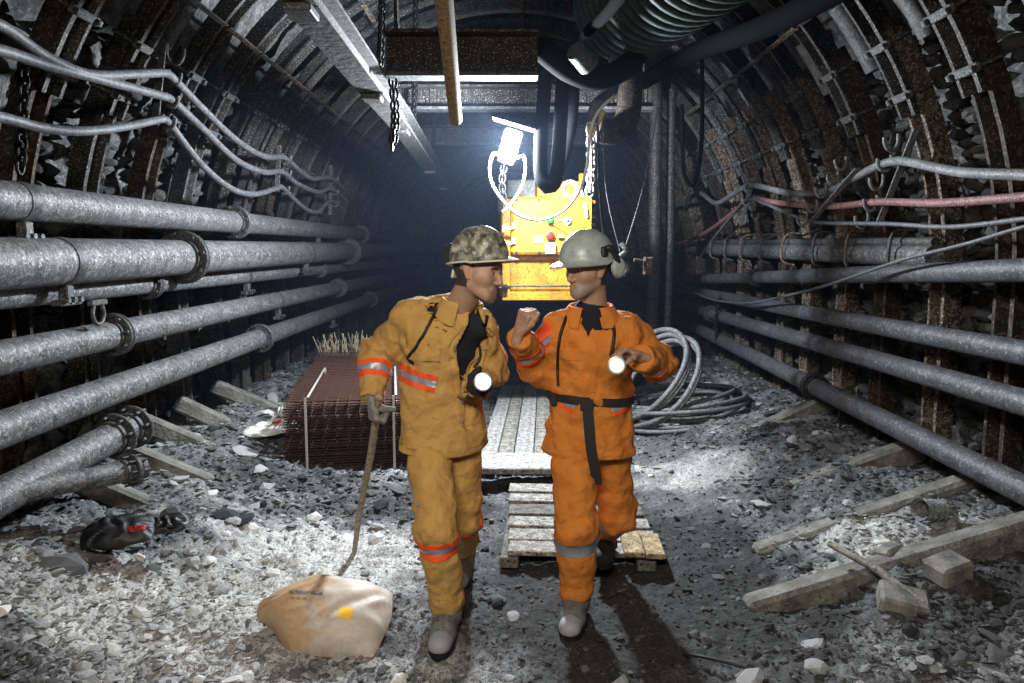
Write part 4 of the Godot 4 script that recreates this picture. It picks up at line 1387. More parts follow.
# ------------------------------------------------------------------ rubble
func build_rubble() -> void:
	var mats := []
	for c in [Color(1.0, .99, .97), Color(.75, .75, .76), Color(.42, .42, .43), Color(.22, .22, .23)]:
		mats.append(mat(c, .95, 0, M.tex_floor, 2.2, M.stone.normal_texture, .6))
	var meshes := []
	for i in 8:
		var row := []
		var s := rock_shape(500 + i, 2 if i < 3 else 1, .5 + .1 * (i % 4))
		for m in mats: row.append(s.mesh(m))
		meshes.append(row)
	# a few big ones where the photograph has them: x, z, size, tone
	var big := [[-1.72, -4.25, .085, 3], [-1.6, -4.2, .08, 3], [-1.95, -4.1, .06, 2], [-2.05, -3.25, .09, 2], [-1.45, -3.75, .05, 1], [.42, -2.72, .06, 1], [-.25, -2.72, .05, 1], [.95, -2.78, .075, 1], [1.05, -2.62, .055, 1], [.72, -2.68, .05, 2], [1.3, -3.0, .05, 1], [1.22, -2.8, .045, 1], [.0, -3.3, .04, 1], [-.08, -3.5, .05, 2], [2.35, -5.2, .09, 2], [1.6, -4.6, .07, 1], [-2.05, -5.5, .1, 1], [-1.8, -5.15, .07, 1], [-2.2, -6.5, .12, 0], [-2.15, -6.95, .12, 0], [-2.2, -7.4, .12, 1], [-1.95, -6.2, .08, 0], [2.1, -8.0, .1, 1], [2.25, -6.9, .08, 3]]
	var tones := ["pale dusty", "light grey", "dark grey", "black coaly"]
	var total := 0
	while total < 285:
		var x: float
		var z: float
		var s: float
		var tone := -1
		if total < big.size():
			x = big[total][0]; z = big[total][1]; s = big[total][2]; tone = big[total][3]
		else:
			z = -(2.65 + pow(rng.randf(), 1.7) * 5.0)
			x = rng.randf_range(-1, 1) * minf(2.55, 1.9 + absf(z) * .1)
			s = rng.randf_range(.012, .034) * (1.0 + .12 * absf(z)) * (1.25 if absf(x - .4) > 1.2 else .75)
			if x > -.15 and x < .95 and z < -3.7 and z > -8.9: continue
			if x > -1.85 and x < -.6 and z < -5.4 and z > -8.9: continue
			if Vector2(x - .28, z + 3.1).length() < .2 or Vector2(x + .3, z + 3.0).length() < .25: continue
			if Vector2((x + .84) / .4, (z + 3.16) / .28).length() < 1.0: continue
			if x > .9 and x < 2.4 and z < -6.4 and z > -8: continue
			var v := dust_at(x, z) + rng.randf_range(-.3, .3)
			tone = 0 if v > .75 else (1 if v > .42 else (2 if v > .15 else 3))
		var o := inst(meshes[rng.randi() % 8][tone], "rock", self, Vector3(x, ground(x, z) + s * .12, z))
		o.rotation = Vector3(rng.randf_range(-.4, .4), rng.randf_range(0, TAU), rng.randf_range(-.4, .4))
		o.scale = Vector3(s * rng.randf_range(.8, 1.5), s * rng.randf_range(.7, 1.0), s * rng.randf_range(.8, 1.3))
		var near := "on the trodden floor" if absf(x - .35) < .9 else ("on the slope below the smooth pipes" if x > 0 else "on the bank below the stacked pipes")
		tag(o, "%s broken stone lying loose %s" % [tones[tone], near], "stone", "%s loose stones %s" % [tones[tone], near])
		total += 1
	# uncountable chips
	var chip := rock_shape(611, 1, .55)
	var cm := mat(Color(1, 1, 1), .95, 0, M.tex_floor, 3.0)
	cm.vertex_color_use_as_albedo = true
	var mm := MultiMesh.new()
	mm.transform_format = MultiMesh.TRANSFORM_3D
	mm.use_colors = true
	mm.mesh = chip.mesh(cm)
	var ts := []
	var cs := []
	for i in 42000:
		var z := -(2.5 + pow(rng.randf(), 1.9) * 9.0)
		var x := rng.randf_range(-2.75, 2.75)
		var edge := smoothstep(.3, 1.6, absf(x - .45))
		if rng.randf() > .35 + .65 * edge: continue
		if rng.randf() < .85 * (blob(x, z, -1.05, -3.95, .75, .7) + blob(x, z, 1.42, -5.5, .5, .55)): continue
		var s := rng.randf_range(.003, .0095) * (1.0 + .1 * absf(z)) * (1.0 + .9 * edge * rng.randf())
		if rng.randf() < .06: s *= 1.9
		var bs := Basis.from_euler(Vector3(rng.randf_range(-.5, .5), rng.randf_range(0, TAU), rng.randf_range(-.5, .5))).scaled_local(Vector3(s * rng.randf_range(.8, 1.8), s * rng.randf_range(.5, .9), s * rng.randf_range(.8, 1.5)))
		ts.append(Transform3D(bs, Vector3(x, ground(x, z) + s * .2, z)))
		var v := clampf(dust_at(x, z) + rng.randf_range(-.4, .35), 0, 1)
		cs.append(dust_colour(v))
	mm.instance_count = ts.size()
	for i in ts.size():
		mm.set_instance_transform(i, ts[i])
		mm.set_instance_color(i, cs[i])
	var mi := MultiMeshInstance3D.new()
	mi.multimesh = mm
	mi.name = "stone_chips"
	add_child(mi)
	tag(mi, "loose grey and white stone chips scattered over the whole mine floor", "rubble", "", "stuff")

func build_haze() -> void:
	var f := FogVolume.new()
	f.name = "dust_haze"
	f.shape = RenderingServer.FOG_VOLUME_SHAPE_BOX
	f.size = Vector3(5.2, 4.0, 9.0)
	f.position = Vector3(0, 2.1, -9.2)
	var fm := FogMaterial.new()
	fm.density = .0045
	fm.albedo = Color(.75, .85, 1)
	f.material = fm
	add_child(f)
	tag(f, "faint bluish dust haze round the work lamp", "haze", "", "stuff")

# ------------------------------------------------------------------ people: distance fields meshed as surface nets
class Field:
	var A := PackedVector3Array()
	var BA := PackedVector3Array()
	var L := PackedFloat32Array()
	var R := PackedFloat32Array()
	var DR := PackedFloat32Array()
	var N := PackedVector3Array()
	var K := PackedFloat32Array()
	var CUT := PackedInt32Array()      # 1: flat end at b, 2: flat at both ends
	var soft := .04
	var planes := []                   # [normal, offset]: keep n.p < offset
	var boxes := []                    # callables that carve: return distance, kept outside
	var nz: FastNoiseLite
	var amp := 0.0
	var folds := []                    # [centre, radius, axis, amp, freq]
	var inner: Field
	var gap := 0.0
	var all := PackedInt32Array()
	func bone(a: Vector3, b: Vector3, r1: float, r2: float, n := Vector3.ZERO, k := 0.0, cut := 0) -> void:
		A.append(a); BA.append(b - a); L.append(maxf((b - a).length_squared(), 1e-9)); R.append(r1); DR.append(r2 - r1)
		N.append(n.normalized()); K.append(k); CUT.append(cut)
		all.append(A.size() - 1)
	func one(i: int, p: Vector3) -> float:
		var pa := p - A[i]
		if K[i] != 0.0: pa += N[i] * (pa.dot(N[i]) * K[i])
		var t := pa.dot(BA[i]) / L[i]
		var h := clampf(t, 0.0, 1.0)
		var q := (pa - BA[i] * h).length() - (R[i] + DR[i] * h)
		if CUT[i]:
			q = maxf(q, (t - 1.0) * sqrt(L[i]))
			if CUT[i] > 1: q = maxf(q, -t * sqrt(L[i]))
		return q
	func raw(p: Vector3, ids: PackedInt32Array) -> float:
		var r := 10.0
		var sf := soft
		for i in ids:
			var pa := p - A[i]
			if K[i] != 0.0: pa += N[i] * (pa.dot(N[i]) * K[i])
			var t := pa.dot(BA[i]) / L[i]
			var h := clampf(t, 0.0, 1.0)
			var q := (pa - BA[i] * h).length() - (R[i] + DR[i] * h)
			if CUT[i]:
				q = maxf(q, (t - 1.0) * sqrt(L[i]))
				if CUT[i] > 1: q = maxf(q, -t * sqrt(L[i]))
			h = sf - absf(r - q)
			r = minf(r, q)
			if h > 0.0: r -= h * h * .25 / sf
		return r
	func d(p: Vector3, ids: PackedInt32Array) -> float:
		var r := raw(p, ids)
		if r > .04: return r
		if absf(r) < .06:
			if amp > 0.0: r += nz.get_noise_3dv(p) * amp
			for f in folds:
				var q: Vector3 = p - f[0]
				var w: float = q.length_squared() / (f[1] * f[1])
				if w < 4.0: r += f[3] * exp(-w) * sin(q.dot(f[2]) * f[4] + nz.get_noise_3dv(p * .6) * 4.0)
		for f in planes: r = maxf(r, p.dot(f[0]) - f[1])
		for f in boxes: r = maxf(r, -f.call(p))
		if inner: r = maxf(r, -(inner.raw(p, inner.all) - gap))
		return r
	func box() -> AABB:
		var bb := AABB(A[0], Vector3.ZERO)
		for i in A.size():
			var rr := maxf(R[i], R[i] + DR[i])
			for q in [A[i], A[i] + BA[i]]:
				bb = bb.merge(AABB(q - Vector3.ONE * rr, Vector3.ONE * rr * 2))
		return bb

func net(f: Field, cell: float, out: MB, paint = null) -> void:
	var bb := f.box().grow(cell * 3)
	const B := 5
	var nb := Vector3i((bb.size / (cell * B)).ceil())
	var n := nb * B + Vector3i.ONE
	var sx := 1
	var sy := n.x
	var sz := n.x * n.y
	var g := PackedFloat32Array()
	g.resize(n.x * n.y * n.z)
	g.fill(1.0)
	var act := []
	var diag := cell * B * .87 + .012
	var done := PackedByteArray()
	done.resize(g.size())
	for bz in nb.z:
		for by in nb.y:
			for bx in nb.x:
				var c := bb.position + Vector3(bx + .5, by + .5, bz + .5) * (cell * B)
				var ids := PackedInt32Array()
				var best := 10.0
				var ds := PackedFloat32Array()
				for i in f.A.size():
					var q := f.one(i, c)
					ds.append(q)
					best = minf(best, q)
				if best > diag * 1.35 + f.soft: continue
				for i in ds.size():
					if ds[i] < best + diag * 3.2 + f.soft: ids.append(i)
				var deep: bool = best < -diag * 1.6 and f.inner == null and f.boxes.is_empty() and f.planes.is_empty()
				if not deep: act.append(Vector3i(bx, by, bz))
				for z in B + 1:
					for y in B + 1:
						var o := (bx * B) + (by * B + y) * sy + (bz * B + z) * sz
						for x in B + 1:
							if done[o + x]: continue
							done[o + x] = 1
							g[o + x] = -1.0 if deep else f.d(bb.position + Vector3(bx * B + x, by * B + y, bz * B + z) * cell, ids)
	var vi := PackedInt32Array()
	vi.resize(g.size())
	vi.fill(-1)
	var base := out.v.size()
	var off := [0, sx, sy, sx + sy, sz, sx + sz, sy + sz, sx + sy + sz]
	var op := [Vector3(0, 0, 0), Vector3(1, 0, 0), Vector3(0, 1, 0), Vector3(1, 1, 0), Vector3(0, 0, 1), Vector3(1, 0, 1), Vector3(0, 1, 1), Vector3(1, 1, 1)]
	var ed := [[0, 1], [2, 3], [4, 5], [6, 7], [0, 2], [1, 3], [4, 6], [5, 7], [0, 4], [1, 5], [2, 6], [3, 7]]
	var cells := PackedInt32Array()
	for bk in act:
		for z in B:
			for y in B:
				for x in B:
					var o: int = (bk.x * B + x) + (bk.y * B + y) * sy + (bk.z * B + z) * sz
					var neg := 0
					for k in 8:
						if g[o + off[k]] < 0.0: neg += 1
					if neg == 0 or neg == 8: continue
					var s := Vector3.ZERO
					var m := 0
					for e in ed:
						var a := g[o + off[e[0]]]
						var b := g[o + off[e[1]]]
						if (a < 0.0) != (b < 0.0):
							s += (op[e[0]] as Vector3).lerp(op[e[1]], a / (a - b))
							m += 1
					var p := bb.position + (Vector3(bk.x * B + x, bk.y * B + y, bk.z * B + z) + s / m) * cell
					vi[o] = out.v.size()
					out.vert(p, Vector3.ZERO, Vector2(p.x, p.y), paint.call(p) if paint != null else Color.WHITE)
					cells.append(o)
	var st := [sx, sy, sz]
	for o in cells:
		for ax in 3:
			var u: int = st[(ax + 1) % 3]
			var w: int = st[(ax + 2) % 3]
			if o - u - w < 0: continue
			var a := g[o]
			var b := g[o + st[ax]]
			if (a < 0.0) == (b < 0.0): continue
			var q := [vi[o], vi[o - u], vi[o - u - w], vi[o - w]]
			if q[1] < 0 or q[2] < 0 or q[3] < 0: continue
			if a >= 0.0: q.reverse()
			# clockwise fronts
			for t in [[0, 1, 2], [0, 2, 3]]:
				var p0: int = q[t[0]]
				var p1: int = q[t[1]]
				var p2: int = q[t[2]]
				out.ix.append(p0); out.ix.append(p2); out.ix.append(p1)
				var fn := (out.v[p1] - out.v[p0]).cross(out.v[p2] - out.v[p0])
				out.n[p0] += fn; out.n[p1] += fn; out.n[p2] += fn
	for i in range(base, out.v.size()): out.n[i] = out.n[i].normalized()

func hit(f: Field, from: Vector3, dir: Vector3, ids: PackedInt32Array, reach := .5) -> Vector3:
	# walk from outside along dir until the surface
	var t := 0.0
	for i in 40:
		var q := f.d(from + dir * t, ids)
		if q < .0008: break
		t += q * .8
		if t > reach: return from + dir * reach
	return from + dir * t

func band(f: Field, ids: PackedInt32Array, c: Vector3, axis: Vector3, t0: float, t1: float, lift := .004, a0 := 0.0, a1 := TAU, n := 36, ref := Vector3(0, 0, 1), rad := .3) -> MB:
	# a cloth band that hugs a limb or the waist
	axis = axis.normalized()
	var e1 := (ref - axis * ref.dot(axis)).normalized()
	var e2 := axis.cross(e1)
	var b := MB.new()
	var rows := [[t0, 0.0], [t0, lift], [(t0 + t1) * .5, lift], [t1, lift], [t1, 0.0]]
	for i in n + 1:
		var a := a0 + (a1 - a0) * i / n
		var dir := e1 * cos(a) + e2 * sin(a)
		for r in rows:
			var cc: Vector3 = c + axis * r[0]
			var p := hit(f, cc + dir * rad, -dir, ids, rad)
			b.vert(p + dir * r[1], dir, Vector2(a, r[0]))
	for i in n:
		for j in 4:
			var q := i * 5 + j
			b.tri(q, q + 1, q + 6)
			b.tri(q, q + 6, q + 5)
	return smooth(b)

func smooth(b: MB) -> MB:
	var nn := PackedVector3Array()
	nn.resize(b.v.size())
	for k in range(0, b.ix.size(), 3):
		var fn := (b.v[b.ix[k + 1]] - b.v[b.ix[k]]).cross(b.v[b.ix[k + 2]] - b.v[b.ix[k]])
		if fn.dot(b.n[b.ix[k]]) < 0: fn = -fn
		for q in 3: nn[b.ix[k + q]] += fn
	for k in nn.size():
		if nn[k].length() > 1e-12: b.n[k] = nn[k].normalized()
	return b

func cord(f: Field, pts: Array, dir: Vector3, r: float, lift := .0) -> MB:
	# a cord lying on the cloth: points are dropped onto the surface along dir
	var q := []
	var path := spline(pts, .02)
	for p in path: q.append(hit(f, p - dir * .25, dir, f.all, .6) - dir * (r * .6 + lift))
	var b := MB.new()
	b.tube(PackedVector3Array(q), r, 8)
	return b

func strip(f: Field, pts: Array, wid: float, dir: Vector3, lift: float) -> MB:
	# a flat strip sewn on: centre line dropped along dir
	var b := MB.new()
	var path := spline(pts, .02)
	for i in path.size():
		var d := (path[mini(i + 1, path.size() - 1)] - path[maxi(i - 1, 0)]).normalized()
		var s := d.cross(dir).normalized()
		for r in [[-.5, 0.0], [-.48, lift], [0.0, lift], [.48, lift], [.5, 0.0]]:
			var p := hit(f, path[i] + s * wid * r[0] - dir * .25, dir, f.all, .6)
			b.vert(p - dir * r[1], -dir)
	for i in path.size() - 1:
		for j in 4:
			var q := i * 5 + j
			b.tri(q, q + 1, q + 6)
			b.tri(q, q + 6, q + 5)
	return smooth(b)

func hand_into(f: Field, w: Vector3, fd: Vector3, pn: Vector3, thumb_side: float, curl: Array, th: Array, k := 1.0, fat := 0.0) -> void:
	# w wrist, fd towards the knuckles, pn the way the palm faces; curl per finger [a, b, c]
	fd = fd.normalized()
	pn = (pn - fd * pn.dot(fd)).normalized()
	var lat := fd.cross(pn) * thumb_side            # towards the thumb
	f.soft = .007
	var r0 := .0105 + fat
	for i in 4:
		var side := (1.5 - i) * .0205 * k
		var kn := w + fd * (.09 - .004 * absf(i - 1.0)) * k + lat * side
		f.bone(w + lat * side * .62 + fd * .005, kn, .0145 * k + fat, .0125 * k + fat)
		var ln: float = [.96, 1.06, 1.0, .8][i]
		var c: Array = curl[i] if curl[0] is Array else curl
		var ang := 0.0
		var p := kn
		var rr: float = r0 * k * [1.0, 1.02, .98, .88][i]
		for s in 3:
			ang += c[s]
			var dd := fd * cos(ang) + pn * sin(ang)
			var q: Vector3 = p + dd * [.043, .027, .021][s] * ln * k
			f.bone(p, q, rr, rr * .92)
			rr *= .92
			p = q
	# heel of the hand and thumb
	f.bone(w + fd * .01 - lat * .012, w + fd * .06 - lat * .02 + pn * .006, .016 * k + fat, .015 * k + fat)
	var tb := w + fd * .022 * k + lat * .022 * k + pn * .006
	var td: Vector3 = (fd * th[0] + lat * th[1] + pn * th[2]).normalized()
	var t1 := tb + td * .044 * k
	f.bone(tb, t1, .0165 * k + fat, .0135 * k + fat)
	var td2: Vector3 = (fd * th[3] + lat * th[4] + pn * th[5]).normalized()
	var t2 := t1 + td2 * .032 * k
	f.bone(t1, t2, .0125 * k + fat, .0115 * k + fat)
	f.bone(t2, t2 + (td2 + pn * .15).normalized() * .024 * k, .0112 * k + fat, .0095 * k + fat)
	f.bone(w - fd * .05, w + fd * .012, .029 * k + fat, .026 * k + fat, pn, .25)

func head_into(out: MB, o: Vector3, fwd: Vector3, up: Vector3, neck_to: Vector3, skin: Color, hair: Color, beard: Color, full_beard: bool, k: float) -> Transform3D:
	var z := fwd.normalized()
	var x := up.cross(z).normalized()
	var t := Transform3D(Basis(x, z.cross(x), z).scaled_local(Vector3.ONE * k), o)
	var it := t.affine_inverse()
	var f := Field.new()
	f.soft = .028
	var B := func(a: Vector3, b: Vector3, r1: float, r2: float, nn := Vector3.ZERO, kk := 0.0) -> void:
		f.bone(t * a, t * b, r1 * k, r2 * k, t.basis * nn, kk)
	B.call(Vector3(0, .035, -.035), Vector3(0, .035, .015), .088, .08, Vector3(1, 0, 0), .1)
	B.call(Vector3(0, -.02, .03), Vector3(0, -.07, .045), .066, .044)
	B.call(Vector3(-.045, -.055, .0), Vector3(-.018, -.098, .062), .024, .02)
	B.call(Vector3(.045, -.055, .0), Vector3(.018, -.098, .062), .024, .02)
	B.call(Vector3(0, -.105, .072), Vector3(0, -.1, .074), .019, .019)
	B.call(Vector3(-.035, .026, .074), Vector3(.035, .026, .074), .016, .016)
	for s in [-1, 1]:
		B.call(Vector3(s * .042, -.025, .06), Vector3(s * .05, -.02, .035), .022, .024)
	f.bone(t * Vector3(0, -.05, -.025), neck_to, .06 * k, .066 * k)
	# finer pieces in a second, tighter blend
	var f2 := Field.new()
	f2.soft = .009
	var B2 := func(a: Vector3, b: Vector3, r1: float, r2: float, nn := Vector3.ZERO, kk := 0.0) -> void:
		f2.bone(t * a, t * b, r1 * k, r2 * k, t.basis * nn, kk)
	B2.call(Vector3(0, .012, .09), Vector3(0, -.036, .113), .0085, .0115)
	B2.call(Vector3(-.011, -.042, .1), Vector3(.011, -.042, .1), .0088, .0088)
	B2.call(Vector3(-.02, -.066, .086), Vector3(.02, -.066, .086), .006, .006)
	B2.call(Vector3(-.016, -.078, .085), Vector3(.016, -.078, .085), .0068, .0068)
	for s in [-1, 1]:
		B2.call(Vector3(s * .031, .002, .077), Vector3(s * .033, .002, .076), .0135, .0135)
		var en := Vector3(s * .9, 0, .35)
		B2.call(Vector3(s * .082, .022, -.018), Vector3(s * .079, -.024, -.006), .019, .012, en, 1.4)
		B2.call(Vector3(s * .013, .02, .088), Vector3(s * .045, .021, .075), .006, .005)
	var eyes := [t * Vector3(-.032, .004, .094), t * Vector3(.032, .004, .094)]
	var F := HeadField.new()
	F.coarse = f
	F.fine = f2
	F.eyes = eyes
	F.nc = f.A.size()
	F.soft = .02
	F.k = k
	for i in f.A.size():
		F.A.append(f.A[i]); F.BA.append(f.BA[i]); F.L.append(f.L[i]); F.R.append(f.R[i]); F.DR.append(f.DR[i]); F.N.append(f.N[i]); F.K.append(f.K[i]); F.CUT.append(f.CUT[i])
	for i in f2.A.size():
		F.A.append(f2.A[i]); F.BA.append(f2.BA[i]); F.L.append(f2.L[i]); F.R.append(f2.R[i]); F.DR.append(f2.DR[i]); F.N.append(f2.N[i]); F.K.append(f2.K[i]); F.CUT.append(f2.CUT[i])
	var nn2 := noise(17, 90.0, 2)
	var paint := func(p: Vector3) -> Color:
		var q := it * p
		var c := skin
		var sp := nn2.get_noise_3dv(q)
		c = c * (1.0 + sp * .18)
		# stubble and hair are where they grow
		var jaw := smoothstep(-.040, -.062, q.y + sp * .008 + .012 * smoothstep(.03, .07, q.z)) * smoothstep(-.01, .02, q.z) * smoothstep(-.135, -.115, q.y)
		if not full_beard: jaw *= smoothstep(.045, .025, absf(q.x))
		if absf(q.x) < .024 and q.y > -.05 and q.y < -.04 and q.z > .085: jaw = .6
		c = c.lerp(beard, jaw * .62)
		if q.y > -.078 and q.y < -.062 and q.z > .087 and absf(q.x) < .021: c = skin.lerp(Color(.32, .12, .1), .55)
		if q.z < .02 - q.y * .25 and q.y > -.07 and not (absf(q.x) > .074 and q.z > -.05):
			if q.z < -.012 or q.y > .02: c = hair * (1.0 + sp * .4)
		if absf(q.y - .0215) < .0055 and absf(q.x) > .012 and absf(q.x) < .05 and q.z > .07: c = hair
		for s in [-1, 1]:
			var e := q - Vector3(s * .031, .002, .077)
			if e.length() < .0155 and q.z > .081:
				if absf(e.y) < .0042 and absf(e.x) < .0125:
					c = Color(.5, .48, .45) if absf(e.x) > .0055 else Color(.03, .025, .02)
				elif absf(e.y) < .0066: c = Color(.2, .1, .07)
		return c
	net(F, .0043 * k, out, paint)
	return t

class HeadField extends Field:
	var coarse: Field
	var fine: Field
	var eyes := []
	var k := 1.0
	var last := PackedInt32Array()
	var last_n := -1
	var last_lo := PackedInt32Array()
	var last_hi := PackedInt32Array()
	var nc := 0
	func d(p: Vector3, ids: PackedInt32Array) -> float:
		# the list holds coarse pieces first, then fine ones
		var lo := PackedInt32Array()
		var hi := PackedInt32Array()
		if ids.size() == last_n and ids == last:
			lo = last_lo
			hi = last_hi
		else:
			for i in ids:
				if i < nc: lo.append(i)
				else: hi.append(i - nc)
			last = ids
			last_n = ids.size()
			last_lo = lo
			last_hi = hi
		var r := coarse.raw(p, lo)
		# eye sockets
		for e in eyes:
			var q: float = (p - e).length() - .0165 * k
			var h := maxf(.012 - absf(r + q), 0.0)
			r = maxf(r, -q) + h * h * .25 / .012
		if hi.is_empty(): return r
		var q2 := fine.raw(p, hi)
		var h2 := maxf(.01 - absf(r - q2), 0.0)
		return minf(r, q2) - h2 * h2 * .25 / .01

func dome(t: Transform3D, rx: float, rz: float, h: float, brim_front: float, brim: float, nu := 40, nv := 12) -> MB:
	# helmet shell: squashed dome flaring into a brim, longer over the face (+z)
	var b := MB.new()
	for layer in 2:
		var s := b.v.size()
		var inn := .004 * layer
		for i in nv + 5:
			for j in nu + 1:
				var a := TAU * j / nu
				var dir := Vector3(sin(a), 0, cos(a))
				var r: float
				var y: float
				if i <= nv:
					var e := PI / 2 * (1.0 - float(i) / nv)
					r = pow(cos(e), .86)
					y = sin(e) * h
					var p := Vector3(dir.x * rx * r, y, dir.z * rz * r)
					# low crest along the middle
					if absf(p.x) < .018 and i > 0 and i < nv - 1: p.y += .004 * smoothstep(.018, .012, absf(p.x))
					p *= 1.0 - inn * 8
					b.vert(t * p, t.basis * Vector3(p.x / rx, p.y / h, p.z / rz) * (1 if layer == 0 else -1))
				else:
					var e := (i - nv) / 4.0
					var ext := brim + (brim_front - brim) * pow(maxf(0, cos(a)), 2.0)
					var p := Vector3(dir.x * (rx + ext * e), -.006 - .010 * e - .006 * e * e * (1 if cos(a) > 0 else 0) - inn, dir.z * (rz + ext * e))
					b.vert(t * p, t.basis * Vector3(dir.x * .3, 1 if layer == 0 else -1, dir.z * .3))
		for i in nv + 4:
			for j in nu:
				var q := s + i * (nu + 1) + j
				b.tri(q, q + 1, q + nu + 2)
				b.tri(q, q + nu + 2, q + nu + 1)
	return smooth(b)

func boot(f: Field, ankle: Vector3, toe: Vector3, sole_y: float) -> void:
	var d := Vector3(toe.x - ankle.x, 0, toe.z - ankle.z).normalized()
	var heel := Vector3(ankle.x, sole_y + .045, ankle.z) - d * .045
	var ball := Vector3(ankle.x, sole_y + .045, ankle.z) + d * .13
	var tip := Vector3(ankle.x, sole_y + .04, ankle.z) + d * .20
	f.soft = .03
	f.bone(ankle + Vector3(0, .1, 0), ankle, .062, .058)
	f.bone(ankle, heel, .056, .05)
	f.bone(heel, ball, .046, .052, Vector3.UP, .05)
	f.bone(ball, tip, .054, .046, Vector3.UP, .2)
	f.bone(ankle + d * .02, ball + Vector3(0, .01, 0), .055, .045)
	f.planes.append([Vector3(0, -1, 0), -(sole_y + .02)])
	f.nz = noise(61, 26.0, 2)
	f.amp = .004

func sole(ankle: Vector3, toe: Vector3, sole_y: float) -> MB:
	var d := Vector3(toe.x - ankle.x, 0, toe.z - ankle.z).normalized()
	var s := Vector3(d.z, 0, -d.x)
	var pts := PackedVector2Array()
	for e in [[-.1, 0.0], [-.09, .032], [-.05, .044], [.02, .04], [.08, .048], [.14, .058], [.2, .05], [.24, .028], [.255, 0.0]]:
		pts.append(Vector2(e[1], e[0]))
	for i in range(pts.size() - 2, 0, -1): pts.append(Vector2(-pts[i].x, pts[i].y))
	if Geometry2D.is_polygon_clockwise(pts): pts.reverse()
	var b := MB.new()
	var o := Vector3(ankle.x, sole_y, ankle.z)
	var bs := Basis(s, d, Vector3.UP)
	if bs.determinant() < 0: bs = Basis(-s, d, Vector3.UP)
	b.sweep(pts, [Transform3D(bs, o), Transform3D(bs, o + Vector3(0, .026, 0))])
	return b

func ids_from(f: Field, n: int) -> PackedInt32Array:
	var r := PackedInt32Array()
	for i in range(n, f.A.size()): r.append(i)
	return r

func stripes(p: Node3D, f: Field, ids: PackedInt32Array, c: Vector3, axis: Vector3, w: float, at: Vector3, a0 := 0.0, a1 := TAU, ref := Vector3(0, 0, 1), rad := .2, edges := true) -> void:
	var s := w / 2
	if edges:
		put(band(f, ids, c, axis, -s, -s * .36, .004, a0, a1, 36, ref, rad), "orange_stripe", M.hi_orange, p, at)
		put(band(f, ids, c, axis, s * .36, s, .004, a0, a1, 36, ref, rad), "orange_stripe", M.hi_orange, p, at)
		put(band(f, ids, c, axis, -s * .36, s * .36, .006, a0, a1, 36, ref, rad), "silver_stripe", M.silver, p, at)
	else:
		put(band(f, ids, c, axis, -s, s, .004, a0, a1, 36, ref, rad), "silver_stripe", M.silver, p, at)

func hand_lamp(at: Vector3, dir: Vector3, label: String, col: Color, energy: float, glow: float) -> void:
	var o := thing("hand_lamp", label, "lamp", at)
	o.look_at_from_position(at, at + dir)
	var b := MB.new()
	var y := Basis(Vector3(1, 0, 0), -PI / 2)
	b.lathe(Transform3D(y, Vector3.ZERO), [[.0, -.06], [.022, -.06], [.026, -.05], [.028, -.01], [.036, .0], [.038, .022], [.034, .024]], 20)
	put(b, "lamp_body", M.lamp_body, o)
	b = MB.new()
	b.lathe(Transform3D(y, Vector3.ZERO), [[.034, .016], [.038, .017], [.038, .027], [.032, .029], [.026, .021]], 24)
	put(b, "bezel", M.lamp_rim, o)
	b = MB.new()
	b.lathe(Transform3D(y, Vector3.ZERO), [[.027, .02], [.024, .024], [.012, .026], [0, .027]], 20)
	var gm := mat(Color(.9, .9, .9), .3)
	gm.emission_enabled = true
	gm.emission = col
	gm.emission_energy_multiplier = glow
	put(b, "lens", gm, o)
	var l := SpotLight3D.new()
	l.name = "beam"
	l.spot_angle = 60
	l.spot_range = 20
	l.spot_attenuation = 2
	l.light_energy = energy
	l.light_size = .03
	l.light_color = col
	l.shadow_enabled = true
	o.add_child(l)
	l.position = Vector3(0, 0, -.04)

func collar(c: Vector3, axis: Vector3, fwd: Vector3, r: float, h: float, open: float, flare: float, sq := .85) -> MB:
	# stand-and-fall collar: a thick ring open at the front
	var y := axis.normalized()
	var z := (fwd - y * fwd.dot(y)).normalized()
	var x := y.cross(z)
	var b := MB.new()
	var n := 30
	for i in n + 1:
		var a := open + (TAU - 2 * open) * i / n
		var dir := x * sin(a) + z * cos(a) * sq
		var fr := smoothstep(1.9, .6, minf(a, TAU - a))
		for e in [[0.0, 0.0], [-.004, h * .6], [.004, h], [.014, h * 1.02], [.022 + flare * (.5 + fr), h * .45 - .028 * fr], [.03 + flare * (1 + fr), -.012 - .03 * fr], [.022 + flare * fr, -.012 - .03 * fr], [.012, .0]]:
			var p: Vector3 = c + dir * (r + e[0]) + y * e[1]
			b.vert(p, dir)
	for i in n:
		for j in 8:
			var j2 := (j + 1) % 8
			var q := i * 8
			b.tri(q + j, q + j2, q + 8 + j2)
			b.tri(q + j, q + 8 + j2, q + 8 + j)
	# normals straight from the faces
	var o := MB.new()
	for k in range(0, b.ix.size(), 3):
		var p0 := b.v[b.ix[k]]
		var p1 := b.v[b.ix[k + 1]]
		var p2 := b.v[b.ix[k + 2]]
		var nn := (p1 - p0).cross(p2 - p0).normalized()
		if nn.length() < .5: continue
		var mid: Vector3 = (p0 + p1 + p2) / 3.0
		var rad := (mid - c) - y * (mid - c).dot(y)
		if nn.dot(rad.normalized()) < -.3: nn = nn
		for q in [p0, p1, p2]: o.vert(q, nn)
		var s := o.v.size() - 3
		o.ix.append(s); o.ix.append(s + 2); o.ix.append(s + 1)
	return o

